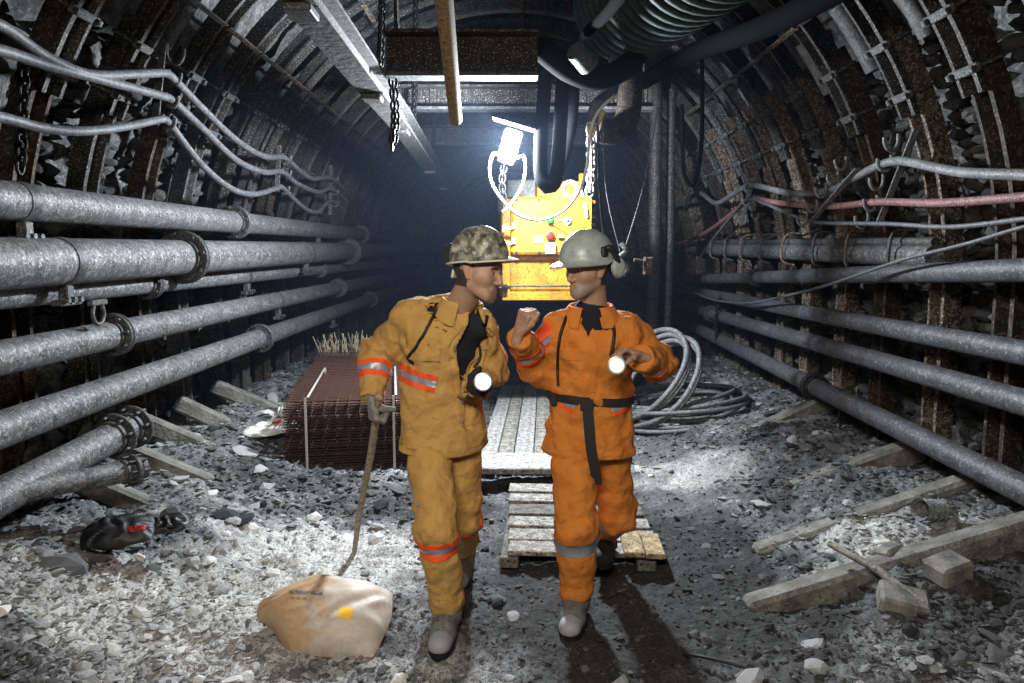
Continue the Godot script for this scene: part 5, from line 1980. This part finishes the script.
func people_materials() -> void:
	var cl := bump(512, .016, 401, 9.0, 6)
	var t1 := tex(512, [Color(.84, .80, .72), Color(.92, .89, .83), Color(.96, .94, .90), Color(1, .99, .97)], .01, 411, [[.02, .76, .15, Color(.66, .57, .44, .4)], [.012, .66, .14, Color(.97, .95, .9, .5)]])
	var t2 := tex(512, [Color(.84, .74, .6), Color(.93, .85, .72), Color(.98, .92, .82), Color(1, .97, .92)], .01, 421, [[.02, .76, .15, Color(.7, .62, .52, .35)], [.012, .7, .12, Color(1, .96, .9, .35)]])
	M.tan = mat(Color(.78, .62, .36), .9, 0, t1, 1.6, cl, 1.1)
	M.orange = mat(Color(.82, .53, .23), .9, 0, t2, 1.6, cl, 1.1)
	M.hi_orange = mat(Color(.95, .33, .1), .7)
	M.silver = mat(Color(.62, .64, .68), .45, .35)
	M.navy = mat(Color(.07, .09, .14), .9, 0, null, 1.0, null)
	M.lamp_body = mat(Color(.13, .13, .14), .5)
	M.lamp_rim = mat(Color(.7, .7, .68), .35, .6)
	M.skin = StandardMaterial3D.new()
	M.skin.vertex_color_use_as_albedo = true
	M.skin.roughness = .55
	M.boot = mat(Color(.8, .82, .85), .55, 0, M.conc.albedo_texture, 1.6)
	M.toe = mat(Color(.58, .59, .61), .6)
	M.sole = mat(Color(.06, .06, .06), .7)
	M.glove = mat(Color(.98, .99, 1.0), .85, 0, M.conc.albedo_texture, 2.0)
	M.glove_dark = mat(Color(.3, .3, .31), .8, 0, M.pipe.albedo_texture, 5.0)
	M.webbing = mat(Color(.13, .125, .125), .8)

func person_node(label: String, at: Vector3) -> Node3D:
	return thing("person", label, "person", at)

func build_people() -> void:
	people_materials()
	miner_tan()
	miner_orange()
	# the photographer's fellow lamps held in the hands
	hand_lamp(Vector3(-.118, 1.2, -2.965), Vector3(.06, .1, 1), "lit round hand lamp with cold white beam held by the tan-suited miner", Color(.85, .92, 1), 1.4, 10.0)
	hand_lamp(Vector3(.428, 1.262, -3.0), Vector3(-.1, .1, 1), "lit round hand lamp with warm white lens held by the orange-suited miner", Color(1, .93, .8), .8, 2.2)

# ---- miner in the tan suit, looking to his left
func miner_tan() -> void:
	var base := Vector3(-.3, .0, -3.35)
	var p := person_node("miner in a dusty tan work suit and scuffed helmet walking with a stick", base)
	var at := -base
	var rhip := Vector3(-.392, .93, -3.32)
	var lhip := Vector3(-.238, .925, -3.34)
	var rkn := Vector3(-.325, .54, -3.08)
	var lkn := Vector3(-.232, .47, -3.42)
	var rank := Vector3(-.292, .12, -3.2)
	var lank := Vector3(-.262, .14, -3.84)
	var pel := Vector3(-.314, .97, -3.32)
	var waist := Vector3(-.325, 1.13, -3.31)
	var chest := Vector3(-.292, 1.35, -3.27)
	var neck := Vector3(-.225, 1.51, -3.23)
	var rsh := Vector3(-.468, 1.43, -3.30)
	var lsh := Vector3(-.135, 1.40, -3.24)
	var relb := Vector3(-.622, 1.255, -3.40)
	var rwri := Vector3(-.627, 1.075, -3.27)
	var lelb := Vector3(-.095, 1.19, -3.36)
	var lwri := Vector3(-.165, 1.135, -3.1)
	var turn := Vector3(.35, 0, 1).normalized()      # the way the chest faces
	var side := Vector3.UP.cross(turn)
	# body: one surface with head and hidden limbs
	var body := MB.new()
	body.use_c = true
	var skin := Color(.42, .24, .16)
	var hd := head_into(body, Vector3(-.142, 1.642, -3.135), Vector3(.88, -.12, .42), Vector3(.1, 1, .02), neck + Vector3(-.01, -.04, -.01), skin, Color(.045, .035, .028), Color(.06, .045, .035), false, .98)
	var bf := Field.new()
	bf.bone(pel, waist, .12, .11, turn, .3)
	bf.bone(waist, chest, .11, .13, turn, .3)
	bf.bone(chest + Vector3(0, .03, 0), neck + Vector3(0, -.06, -.01), .1, .055)
	bf.bone(rsh, relb, .045, .04); bf.bone(relb, rwri, .04, .03)
	bf.bone(lsh + Vector3(0, 0, -.01), lelb, .03, .03); bf.bone(lelb, lwri, .04, .03)
	bf.bone(rhip, rkn, .065, .05); bf.bone(rkn, rank, .05, .04)
	bf.bone(lhip, lkn, .065, .05); bf.bone(lkn, lank, .05, .04)
	bf.bone(rsh + Vector3(.05, -.02, -.02), lsh + Vector3(-.07, -.02, -.02), .035, .035)
	net(bf, .018, body, func(_q): return skin)
	put(body, "body", M.skin, p, at)
	# shirt
	var sh := Field.new()
	sh.soft = .06
	sh.bone(pel, waist, .135, .13, turn, .35)
	sh.bone(waist, chest, .13, .15, turn, .35)
	sh.bone(chest, neck + Vector3(0, -.055, -.0), .14, .065, turn, .2)
	sh.bone(rsh, lsh, .06, .06)
	sh.nz = noise(71, 14.0, 2)
	sh.amp = .008
	sh.planes.append([(neck - chest).normalized(), (neck + Vector3(0, -.02, 0)).dot((neck - chest).normalized())])
	var b := MB.new()
	net(sh, .014, b)
	put(b, "shirt", M.navy, p, at)
	# jacket
	var j := Field.new()
	j.soft = .06
	j.bone(pel + Vector3(0, -.09, 0), waist, .205, .172, turn, .36)
	j.bone(waist, chest, .172, .18, turn, .36)
	j.bone(chest, neck + Vector3(0, -.07, -.02), .17, .08, turn, .25)
	j.bone(rsh + Vector3(.05, -.01, 0), lsh + Vector3(-.05, -.01, 0), .085, .085)
	var n_arm := j.A.size()
	j.bone(rsh + Vector3(.02, -.01, 0), relb, .088, .072)
	j.bone(relb, rwri + (rwri - relb).normalized() * .01, .07, .058, Vector3.ZERO, 0, 1)
	var rid := ids_from(j, n_arm)
	n_arm = j.A.size()
	j.bone(lsh + Vector3(-.02, -.01, 0), lelb, .085, .07)
	j.bone(lelb, lwri, .068, .055, Vector3.ZERO, 0, 1)
	j.inner = sh
	j.gap = .008
	j.planes.append([Vector3(-.05, -1, -.12).normalized(), Vector3(-.05, -1, -.12).normalized().dot(pel + Vector3(0, -.135, 0))])
	# open front: a long wedge that narrows to the hem
	var o1 := neck + Vector3(.01, -.05, .0)
	j.boxes.append(func(q: Vector3) -> float:
		var w := q - o1
		if w.dot(turn) < .0: return .5 if false else maxf(-w.dot(turn), .0)
		var u := w.dot(side) - .035 + w.y * -.04
		var half := .018 + .055 * smoothstep(.02, -.16, w.y) * smoothstep(-.44, -.14, w.y)
		return maxf(absf(u) - half, maxf(-w.dot(turn), -.52 - w.y)))
	j.nz = noise(73, 7.5, 3)
	j.amp = .02
	j.folds = [[relb, .12, (rwri - rsh).normalized(), .013, 64.0], [lelb, .11, Vector3(0, 1, .2).normalized(), .012, 64.0], [waist + Vector3(0, -.02, 0), .17, Vector3(.3, 1, 0).normalized(), .012, 48.0], [rsh + Vector3(.07, -.09, .05), .11, Vector3(.8, .5, 0).normalized(), .011, 60.0], [lsh + Vector3(-.03, -.1, .06), .1, Vector3(.8, -.5, 0).normalized(), .010, 60.0]]
	b = MB.new()
	net(j, .010, b)
	var jm := put(b, "jacket", M.tan, p, at)
	put(band(j, PackedInt32Array([0, 1]), pel + Vector3(0, -.115, 0), Vector3(.05, 1, .12), -.012, .016, .006, 0, TAU, 48, turn, .32), "hem", M.tan, jm)
	# collar, flaps, pocket, cords
	put(collar(neck + Vector3(.0, -.05, -.005), Vector3(.18, 1, .12), turn + Vector3(.2, 0, 0), .078, .055, .55, .012), "collar", M.tan, jm)
	var fw := -turn
	put(strip(j, [neck + side * .115 + Vector3(0, -.07, .0), chest + side * .135 + Vector3(0, -.05, 0), waist + side * .085 + Vector3(0, .1, 0), waist + side * .06 + Vector3(0, -.06, 0), pel + side * .05 + Vector3(0, -.11, 0)], .045, fw, .006), "placket", M.tan, jm)
	put(strip(j, [neck - side * .03 + Vector3(0, -.09, .0), chest - side * .04 + Vector3(0, -.03, 0), waist - side * .01 + Vector3(0, .08, 0), waist + side * .02 + Vector3(0, -.06, 0)], .04, fw, .006), "placket", M.tan, jm)
	put(strip(j, [chest - side * .13 + Vector3(0, -.06, 0), chest - side * .06 + Vector3(0, -.065, 0)], .06, fw, .011), "pocket_flap", M.tan, jm)
	for q in 4:
		var bp := waist + side * (.08 - q * .008) + Vector3(0, .12 - q * .09, 0)
		var hp := hit(j, bp + turn * .25, fw, j.all, .5)
		b = MB.new()
		b.tube(seg(hp, hp + turn * .008), .008, 8)
		put(b, "button", M.lamp_rim, jm)
	stripes(jm, j, rid, relb.lerp(rwri, .45), rwri - relb, .075, Vector3.ZERO)
	stripes(jm, j, PackedInt32Array([0, 1, 2]), waist + Vector3(0, .02, 0), Vector3(.28, 1, 0), .075, Vector3.ZERO, -1.75, -.35, turn, .3)
	put(cord(j, [Vector3(-.31, 1.51, -3.25), Vector3(-.36, 1.46, -3.25), Vector3(-.41, 1.385, -3.25), Vector3(-.455, 1.31, -3.25), Vector3(-.475, 1.265, -3.25), Vector3(-.455, 1.245, -3.25)], fw, .007), "lamp_cord", M.black, jm)
	put(cord(j, [neck + Vector3(.1, -.06, .0), chest + Vector3(.13, .03, 0), chest + Vector3(.145, -.08, 0), lwri + Vector3(.045, .08, 0)], fw, .007), "lamp_cord", M.black, jm)
	# trousers
	var tr := Field.new()
	tr.soft = .035
	tr.bone(pel + Vector3(0, .02, 0), pel + Vector3(0, -.06, 0), .14, .14, turn, .35)
	var n0 := tr.A.size()
	tr.bone(rhip, rkn, .1, .09)
	tr.bone(rkn, rank + (rank - rkn).normalized() * .0, .088, .078, Vector3.ZERO, 0, 1)
	var rl := ids_from(tr, n0)
	n0 = tr.A.size()
	tr.bone(lhip, lkn, .096, .085)
	tr.bone(lkn, lank + (lank - lkn).normalized() * .0, .082, .075, Vector3.ZERO, 0, 1)
	var ll := ids_from(tr, n0)
	tr.nz = noise(79, 7.0, 3)
	tr.amp = .016
	tr.folds = [[rkn, .13, Vector3(.2, 1, 0).normalized(), .012, 52.0], [rhip + Vector3(.03, -.1, .05), .13, Vector3(-.35, 1, 0).normalized(), .014, 46.0], [rank + Vector3(0, .07, 0), .09, Vector3(0, 1, .1), .010, 70.0], [lkn, .12, Vector3(0, 1, 0), .012, 55.0]]
	b = MB.new()
	net(tr, .0105, b)
	var tm := put(b, "trousers", M.tan, p, at)
	stripes(tm, tr, rl, rkn.lerp(rank, .15), rank - rkn, .085, Vector3.ZERO)
	stripes(tm, tr, ll, lkn.lerp(lank, .1), lank - lkn, .08, Vector3.ZERO)
	put(strip(tr, [rhip + Vector3(-.085, -.03, 0), rhip + Vector3(-.075, -.2, .1), rkn + Vector3(-.07, .1, 0)], .012, Vector3(.75, 0, -.66).normalized(), .004), "side_seam", M.silver, tm)
	# boots
	for e in [[rank + Vector3(0, -.02, 0), Vector3(-.32, 0, -2.9), ground(-.3, -3.1) + .006], [lank + Vector3(.0, -.02, 0), Vector3(-.29, 0, -3.5), ground(-.26, -3.75) + .01]]:
		var bo := Field.new()
		boot(bo, e[0], e[1], e[2])
		b = MB.new()
		net(bo, .009, b)
		var bm := put(b, "boot", M.boot, p, at)
		put(sole(e[0], e[1], e[2] + .0), "sole", M.sole, bm)
		var tf2 := Field.new()
		var dv := Vector3(e[1].x - e[0].x, 0, e[1].z - e[0].z).normalized()
		var bq := Vector3(e[0].x, e[2] + .045, e[0].z)
		tf2.bone(bq + dv * .12, bq + dv * .205 + Vector3(0, -.004, 0), .0555, .05, Vector3.UP, .12)
		tf2.planes.append([-dv, -(bq + dv * .13).dot(dv)])
		tf2.planes.append([Vector3(0, -1, 0), -(e[2] + .022)])
		b = MB.new()
		net(tf2, .008, b)
		put(b, "toe_cap", M.toe if e[2] < .1 else M.glove_dark, bm)
		for q in 4:
			var c: Vector3 = e[0] + (e[1] - e[0]).normalized() * (.04 + q * .022) + Vector3(0, .02, 0)
			var s2: Vector3 = Vector3(.03, 0, 0)
			var l0 := hit(bo, c - s2 + Vector3(0, .12, .05), Vector3(0, -.9, -.35).normalized(), bo.all, .3)
			var l1 := hit(bo, c + s2 + Vector3(0, .12, .05), Vector3(0, -.9, -.35).normalized(), bo.all, .3)
			b = MB.new()
			b.tube(seg(l0, l1), .004, 5)
			put(b, "lace", M.webbing, bm)
	# gloves
	var g := Field.new()
	hand_into(g, rwri + Vector3(.0, -.012, .01), Vector3(.12, -1, .12), Vector3(.75, -.1, -.45), 1.0, [1.15, 1.45, .9], [.55, .35, .75, .2, -.2, 1.0], .92, .0035)
	b = MB.new()
	net(g, .0045, b)
	put(b, "glove", M.glove, p, at)
	g = Field.new()
	hand_into(g, Vector3(-.168, 1.14, -3.1), Vector3(.35, .25, 1), Vector3(.62, .6, -.3), 1.0, [.8, 1.2, .7], [.6, .7, .5, .7, .1, .7], .95, .003)
	b = MB.new()
	net(g, .0045, b)
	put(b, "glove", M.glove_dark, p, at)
	# helmet, scuffed cream and black, an earmuff folded to its back
	var ht := Transform3D(hd.basis.orthonormalized() * Basis(Vector3(1, 0, 0), -.2), hd * Vector3(0, .06, -.004))
	var hm := mat(Color(1, 1, 1), .5, 0, tex(256, [Color(.12, .13, .11), Color(.3, .3, .26), Color(.62, .61, .54), Color(.8, .79, .71)], .016, 431, [[.03, .6, .06, Color(.16, .14, .13, .9)], [.05, .64, .05, Color(.88, .87, .8, .8)]]), 2.1)
	var he := put(dome(ht, .108, .13, .128, .045, .012), "helmet", hm, p, at)
	var cream := mat(Color(.82, .8, .72), .55)
	b = MB.new()
	for q in 24:
		pass
	var rim := PackedVector3Array()
	for q in 40:
		var a := TAU * q / 40
		var ext := .012 + .033 * pow(maxf(0, cos(a)), 2.0)
		rim.append(ht * Vector3(sin(a) * (.108 + ext), -.02 - (.006 if cos(a) > 0 else 0.0), cos(a) * (.13 + ext)))
	b.tube(rim, .0045, 6, false, true)
	put(b, "rim", cream, he)
	b = MB.new()
	b.box(ht * tf(Vector3(-.0, -.05, -.115), Vector3(1, 0, 0), .25), Vector3(.06, .06, .012), .004)
	put(b, "neck_strap", cream, he)
	b = MB.new()
	b.lathe(ht * Transform3D(Basis(Vector3(0, 0, 1), -PI / 2) * Basis(Vector3(1, 0, 0), .3), Vector3(.055, .03, -.165)), [[0, -.02], [.036, -.02], [.043, -.006], [.043, .006], [.034, .024], [0, .028]], 20)
	put(b, "earmuff", mat(Color(.2, .22, .22), .45), he)
	b = MB.new()
	b.tube(spline([ht * Vector3(.06, .03, -.16), ht * Vector3(.09, .04, -.12), ht * Vector3(.112, .035, -.06)], .02), .009, 8)
	b.lathe(ht * Transform3D(Basis(Vector3(0, 0, 1), -PI / 2), Vector3(.1, .035, -.055)), [[.036, 0], [.036, .012], [.028, .018], [0, .019]], 18)
	put(b, "earmuff_arm", mat(Color(.1, .11, .11), .5), he)
	b = MB.new()
	b.box(ht * tf(Vector3(.082, .075, .03), Vector3(0, 0, 1), -.75), Vector3(.05, .004, .05), .002)
	put(b, "sticker", mat(Color(.3, .25, .24), .4), he)
	# walking stick
	b = MB.new()
	var top := Vector3(-.586, 1.09, -3.2)
	var bot := Vector3(-.905, ground(-.905, -4.08) + .01, -4.08)
	b.tube(PackedVector3Array([top, top.lerp(bot, .3) + Vector3(.006, 0, 0), top.lerp(bot, .7) + Vector3(-.006, 0, 0), bot]), [.017, .018, .017, .014], 10)
	single(b, "walking_stick", mat(Color(.95, .88, .76), .8, 0, M.wood.albedo_texture, 3.0), "dusty wooden walking stick held by the tan-suited miner", "stick")

# ---- miner in the orange suit, looking to his right
func miner_orange() -> void:
	var base := Vector3(.36, .0, -3.45)
	var p := person_node("miner in an orange work suit with black belt and white helmet with earmuffs", base)
	var at := -base
	var rhip := Vector3(.282, .86, -3.4)
	var lhip := Vector3(.448, .855, -3.42)
	var rkn := Vector3(.293, .49, -3.25)
	var lkn := Vector3(.52, .44, -3.53)
	var rank := Vector3(.305, .11, -3.32)
	var lank := Vector3(.5, .22, -3.84)
	var pel := Vector3(.366, .93, -3.41)
	var waist := Vector3(.366, 1.09, -3.39)
	var chest := Vector3(.366, 1.29, -3.37)
	var neck := Vector3(.357, 1.48, -3.35)
	var rsh := Vector3(.185, 1.37, -3.37)
	var lsh := Vector3(.548, 1.37, -3.37)
	var relb := Vector3(.112, 1.19, -3.42)
	var rwri := Vector3(.027, 1.37, -3.16)
	var lelb := Vector3(.69, 1.2, -3.42)
	var lwri := Vector3(.55, 1.275, -3.16)
	var turn := Vector3(-.08, 0, 1).normalized()
	var side := Vector3.UP.cross(turn)
	var skin := Color(.40, .23, .155)
	var body := MB.new()
	body.use_c = true
	var hd := head_into(body, Vector3(.335, 1.645, -3.295), Vector3(-.8, -.06, .62), Vector3(-.03, 1, .03), neck + Vector3(.015, -.04, -.015), skin, Color(.06, .05, .045), Color(.22, .195, .175), true, .98)
	var bf := Field.new()
	bf.bone(pel, waist, .12, .11, turn, .3)
	bf.bone(waist, chest, .11, .13, turn, .3)
	bf.bone(chest + Vector3(0, .03, 0), neck + Vector3(0, -.06, -.01), .1, .055)
	bf.bone(rsh, relb, .045, .04); bf.bone(relb, rwri, .04, .028)
	bf.bone(lsh + Vector3(0, 0, -.01), lelb, .03, .03); bf.bone(lelb, lwri, .04, .028)
	bf.bone(rhip, rkn, .065, .05); bf.bone(rkn, rank, .05, .04)
	bf.bone(lhip, lkn, .065, .05); bf.bone(lkn, lank, .05, .04)
	bf.bone(rsh + Vector3(.05, -.02, -.02), lsh + Vector3(-.07, -.02, -.02), .035, .035)
	net(bf, .018, body, func(_q): return skin)
	# bare hands: right raised, thumb up; left round the lamp
	var nn2 := noise(27, 60.0, 2)
	var hskin := func(q: Vector3) -> Color: return skin * (1.0 + nn2.get_noise_3dv(q) * .3)
	var g := Field.new()
	hand_into(g, rwri + Vector3(.004, .014, .008), Vector3(.3, 1, .28), Vector3(.75, -.15, -.55), -1.0, [1.2, 1.5, .8], [.8, .45, .35, .95, .15, .1], .97)
	net(g, .004, body, hskin)
	g = Field.new()
	hand_into(g, lwri + Vector3(-.012, .006, .01), Vector3(-.9, .3, .42), Vector3(-.1, -.62, .3), 1.0, [.75, 1.15, .7], [.7, .5, .6, .75, .1, .6], .97)
	net(g, .004, body, hskin)
	put(body, "body", M.skin, p, at)
	# dark shirt at the neck
	var sh := Field.new()
	sh.soft = .05
	sh.bone(waist, chest, .12, .13, turn, .35)
	sh.bone(chest, neck + Vector3(0, -.05, 0), .13, .066, turn, .2)
	sh.bone(neck + Vector3(0, -.07, 0), neck + Vector3(0, -.02, .005), .074, .07)
	var b := MB.new()
	net(sh, .014, b)
	put(b, "shirt", M.navy, p, at)
	# jacket
	var j := Field.new()
	j.soft = .055
	j.bone(pel + Vector3(0, -.09, 0), waist + Vector3(0, -.02, 0), .215, .172, turn, .38)
	j.bone(waist + Vector3(0, .02, 0), chest, .18, .188, turn, .40)
	j.bone(chest, neck + Vector3(0, -.075, -.02), .178, .085, turn, .25)
	j.bone(rsh + Vector3(.05, -.01, 0), lsh + Vector3(-.05, -.01, 0), .08, .08)
	var n0 := j.A.size()
	j.bone(rsh + Vector3(.02, -.01, 0), relb, .085, .076)
	j.bone(relb, rwri + (relb - rwri).normalized() * .012, .072, .06, Vector3.ZERO, 0, 1)
	var rid := ids_from(j, n0)
	n0 = j.A.size()
	j.bone(lsh + Vector3(-.02, -.01, 0), lelb, .087, .076)
	j.bone(lelb, lwri + (lelb - lwri).normalized() * .012, .072, .058, Vector3.ZERO, 0, 1)
	var lid := ids_from(j, n0)
	j.inner = sh
	j.gap = .004
	j.planes.append([Vector3(0, -1, 0), -(pel.y - .145)])
	var o1 := neck + Vector3(-.012, -.06, .0)
	j.boxes.append(func(q: Vector3) -> float:
		var w := q - o1
		if w.dot(turn) < 0.0: return -w.dot(turn)
		var half := .04 * smoothstep(-.075, .02, w.y)
		return maxf(absf(w.dot(side)) - half, -.08 - w.y))
	j.nz = noise(83, 7.5, 3)
	j.amp = .02
	j.folds = [[relb, .12, Vector3(.5, 1, 0).normalized(), .013, 60.0], [lelb, .12, Vector3(-.6, 1, 0).normalized(), .013, 60.0], [waist + Vector3(0, .06, .05), .16, Vector3(.15, 1, 0).normalized(), .011, 52.0], [waist + Vector3(0, -.1, .05), .16, Vector3(1, .15, 0).normalized(), .010, 50.0], [rsh + Vector3(.07, -.09, .06), .1, Vector3(.7, .7, 0).normalized(), .010, 60.0], [lsh + Vector3(-.06, -.1, .06), .11, Vector3(-.7, .7, 0).normalized(), .011, 60.0]]
	b = MB.new()
	net(j, .010, b)
	var jm := put(b, "jacket", M.orange, p, at)
	var fw := -turn
	put(collar(neck + Vector3(.0, -.036, -.005), Vector3(-.02, 1, .14), turn, .086, .042, .4, .016), "collar", M.orange, jm)
	put(strip(j, [neck + Vector3(.0, -.15, 0), chest + Vector3(.0, .0, 0), waist + Vector3(0, .0, 0), pel + Vector3(.01, -.12, 0)], .05, fw, .006), "placket", M.orange, jm)
	put(strip(j, [chest + side * -.15 + Vector3(0, -.02, 0), chest + side * -.05 + Vector3(0, -.02, 0)], .05, fw, .006), "pocket_flap", M.orange, jm)
	put(strip(j, [pel + side * -.18 + Vector3(0, .06, 0), pel + side * -.17 + Vector3(0, -.1, 0)], .004, fw, .004), "seam", M.orange, jm)
	put(band(j, PackedInt32Array([0, 1]), pel + Vector3(0, -.128, 0), Vector3(0, 1, 0), -.014, .016, .006, 0, TAU, 48, turn, .32), "hem", M.orange, jm)
	# belt with a hanging tail
	var bc := waist + Vector3(0, -.035, 0)
	var belt := put(band(j, PackedInt32Array([0, 1, 2]), bc, Vector3(.06, 1, 0), -.02, .02, .009, 0, TAU, 48, turn, .32), "belt", M.webbing, p, at)
	var k0 := hit(j, bc + Vector3(-.03, -.01, .3), Vector3(0, 0, -1), j.all, .5)
	b = MB.new()
	var tail := [k0 + Vector3(0, .0, .012), k0 + Vector3(.008, -.08, .02), k0 + Vector3(.02, -.2, .022), k0 + Vector3(.04, -.3, .012), k0 + Vector3(.05, -.375, -.0)]
	var path := spline(tail, .03)
	var fr := []
	for i in path.size():
		var dd := (path[mini(i + 1, path.size() - 1)] - path[maxi(i - 1, 0)]).normalized()
		var xx := Vector3(1, 0, .15).normalized()
		xx = (xx - dd * xx.dot(dd)).normalized()
		fr.append(Transform3D(Basis(xx, xx.cross(dd), dd), path[i]))
	b.sweep(PackedVector2Array([Vector2(-.024, -.002), Vector2(.024, -.002), Vector2(.024, .002), Vector2(-.024, .002)]), fr)
	put(b, "belt_tail", M.webbing, belt)
	b = MB.new()
	b.box(tf(k0 + Vector3(0, 0, .012)), Vector3(.06, .055, .012), .005)
	put(b, "buckle", M.lamp_body, belt)
	b = MB.new()
	b.box(tf(hit(j, bc + side * -.19 + Vector3(0, 0, .25), fw, j.all, .6) + Vector3(0, 0, .006)), Vector3(.03, .06, .03), .006)
	put(b, "belt_loop_box", M.webbing, belt)
	# waist stripes on both hips
	stripes(jm, j, PackedInt32Array([0, 1, 2]), bc + Vector3(0, -.055, 0), Vector3(.35, 1, 0), .065, Vector3.ZERO, -1.25, -.55, turn, .32)
	stripes(jm, j, PackedInt32Array([0, 1, 2]), bc + Vector3(0, -.05, 0), Vector3(-.2, 1, 0), .065, Vector3.ZERO, .65, 1.35, turn, .32)
	stripes(jm, j, rid, relb.lerp(rwri, .55), rwri - relb, .06, Vector3.ZERO, 0, TAU, Vector3(0, 0, 1), .2)
	stripes(jm, j, lid, lelb.lerp(lwri, .45), lwri - lelb, .05, Vector3.ZERO, 1.6, 4.2, Vector3(0, 1, 0), .2)
	# straps of the cap-lamp cord
	put(cord(j, [neck + Vector3(-.11, -.045, 0), chest + Vector3(-.145, .06, 0), chest + Vector3(-.155, -.06, 0), waist + Vector3(-.15, .03, 0)], fw, .007), "lamp_cord", M.black, jm)
	put(cord(j, [neck + Vector3(.085, -.035, 0), chest + Vector3(.095, .08, 0), chest + Vector3(.08, -.02, 0)], fw, .008), "lamp_cord", M.black, jm)
	# trousers
	var tr := Field.new()
	tr.soft = .035
	tr.bone(pel + Vector3(0, .0, 0), pel + Vector3(0, -.07, 0), .15, .15, turn, .4)
	n0 = tr.A.size()
	tr.bone(rhip, rkn, .106, .096)
	tr.bone(rkn, rank + Vector3(0, .01, 0), .096, .078, Vector3.ZERO, 0, 1)
	var rl := ids_from(tr, n0)
	n0 = tr.A.size()
	tr.bone(lhip, lkn, .104, .09)
	tr.bone(lkn, lank + Vector3(0, .01, 0), .088, .074, Vector3.ZERO, 0, 1)
	var ll := ids_from(tr, n0)
	tr.nz = noise(89, 7.0, 3)
	tr.amp = .015
	tr.folds = [[rkn, .13, Vector3(-.2, 1, 0).normalized(), .012, 50.0], [rhip + Vector3(.0, -.12, .06), .13, Vector3(.4, 1, 0).normalized(), .014, 44.0], [rank + Vector3(0, .06, 0), .08, Vector3(0, 1, .1), .010, 70.0], [lkn, .13, Vector3(.2, 1, 0).normalized(), .013, 52.0], [lank + Vector3(0, .08, 0), .09, Vector3(0, 1, .2), .011, 68.0]]
	b = MB.new()
	net(tr, .0105, b)
	var tm := put(b, "trousers", M.orange, p, at)
	stripes(tm, tr, rl, rkn.lerp(rank, .22), rank - rkn, .062, Vector3.ZERO, 0, TAU, Vector3(0, 0, 1), .2, false)
	stripes(tm, tr, ll, lkn.lerp(lank, .22), lank - lkn, .055, Vector3.ZERO, 0, TAU, Vector3(0, 0, 1), .2, false)
	for e in [[rank + Vector3(0, -.01, 0), Vector3(.24, 0, -3.05), ground(.29, -3.25) + .006], [lank + Vector3(.0, -.07, 0), Vector3(.46, 0, -3.6), .125]]:
		var bo := Field.new()
		boot(bo, e[0], e[1], e[2])
		b = MB.new()
		net(bo, .009, b)
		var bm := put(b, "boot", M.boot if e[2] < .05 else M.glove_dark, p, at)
		put(sole(e[0], e[1], e[2]), "sole", M.sole, bm)
		var tf2 := Field.new()
		var dv := Vector3(e[1].x - e[0].x, 0, e[1].z - e[0].z).normalized()
		var bq := Vector3(e[0].x, e[2] + .045, e[0].z)
		tf2.bone(bq + dv * .12, bq + dv * .205 + Vector3(0, -.004, 0), .0555, .05, Vector3.UP, .12)
		tf2.planes.append([-dv, -(bq + dv * .13).dot(dv)])
		tf2.planes.append([Vector3(0, -1, 0), -(e[2] + .022)])
		b = MB.new()
		net(tf2, .008, b)
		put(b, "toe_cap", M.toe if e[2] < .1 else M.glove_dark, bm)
	# helmet with earmuffs
	var ht := Transform3D(hd.basis.orthonormalized() * Basis(Vector3(1, 0, 0), .02), hd * Vector3(0, .052, .0))
	var white := mat(Color(.72, .75, .74), .38, 0, tex(256, [Color(.75, .75, .74), Color(.9, .9, .89), Color(1, 1, 1)], .02, 441, [[.06, .74, .05, Color(.5, .5, .48, .5)]]), 3.0)
	white.clearcoat_enabled = true
	white.clearcoat = .3
	var he := put(dome(ht, .112, .132, .125, .055, .014), "helmet", white, p, at)
	b = MB.new()
	b.box(ht * tf(Vector3(.095, .02, .045), Vector3(0, 1, 0), 1.0), Vector3(.035, .022, .012), .004)
	put(b, "slot_cover", white, he)
	for s in [-1, 1]:
		b = MB.new()
		b.tube(spline([ht * Vector3(s * .1, .03, .0), ht * Vector3(s * .122, .045, -.02), ht * Vector3(s * .128, .01, -.05), ht * Vector3(s * .125, -.035, -.065)], .015), [.014, .016, .014, .012] if false else .013, 8)
		b.box(ht * tf(Vector3(s * .113, .03, .004)), Vector3(.02, .045, .035), .006)
		var arm := put(b, "earmuff_arm", M.lamp_body, he)
		b = MB.new()
		var ct := ht * Transform3D(Basis(Vector3(0, 0, 1), -s * PI / 2), Vector3(s * .105, -.045, -.07))
		ct = ct * Transform3D(Basis().scaled(Vector3(1.25, 1, .95)), Vector3.ZERO)
		b.lathe(ct, [[0, -.012], [.034, -.012], [.038, -.004], [.038, .004], [.036, .006]], 22)
		put(b, "ear_cushion", M.lamp_body, arm)
		b = MB.new()
		b.lathe(ct, [[.037, .006], [.037, .016], [.031, .028], [.018, .033], [0, .034]], 22)
		put(b, "earcup", white, arm)
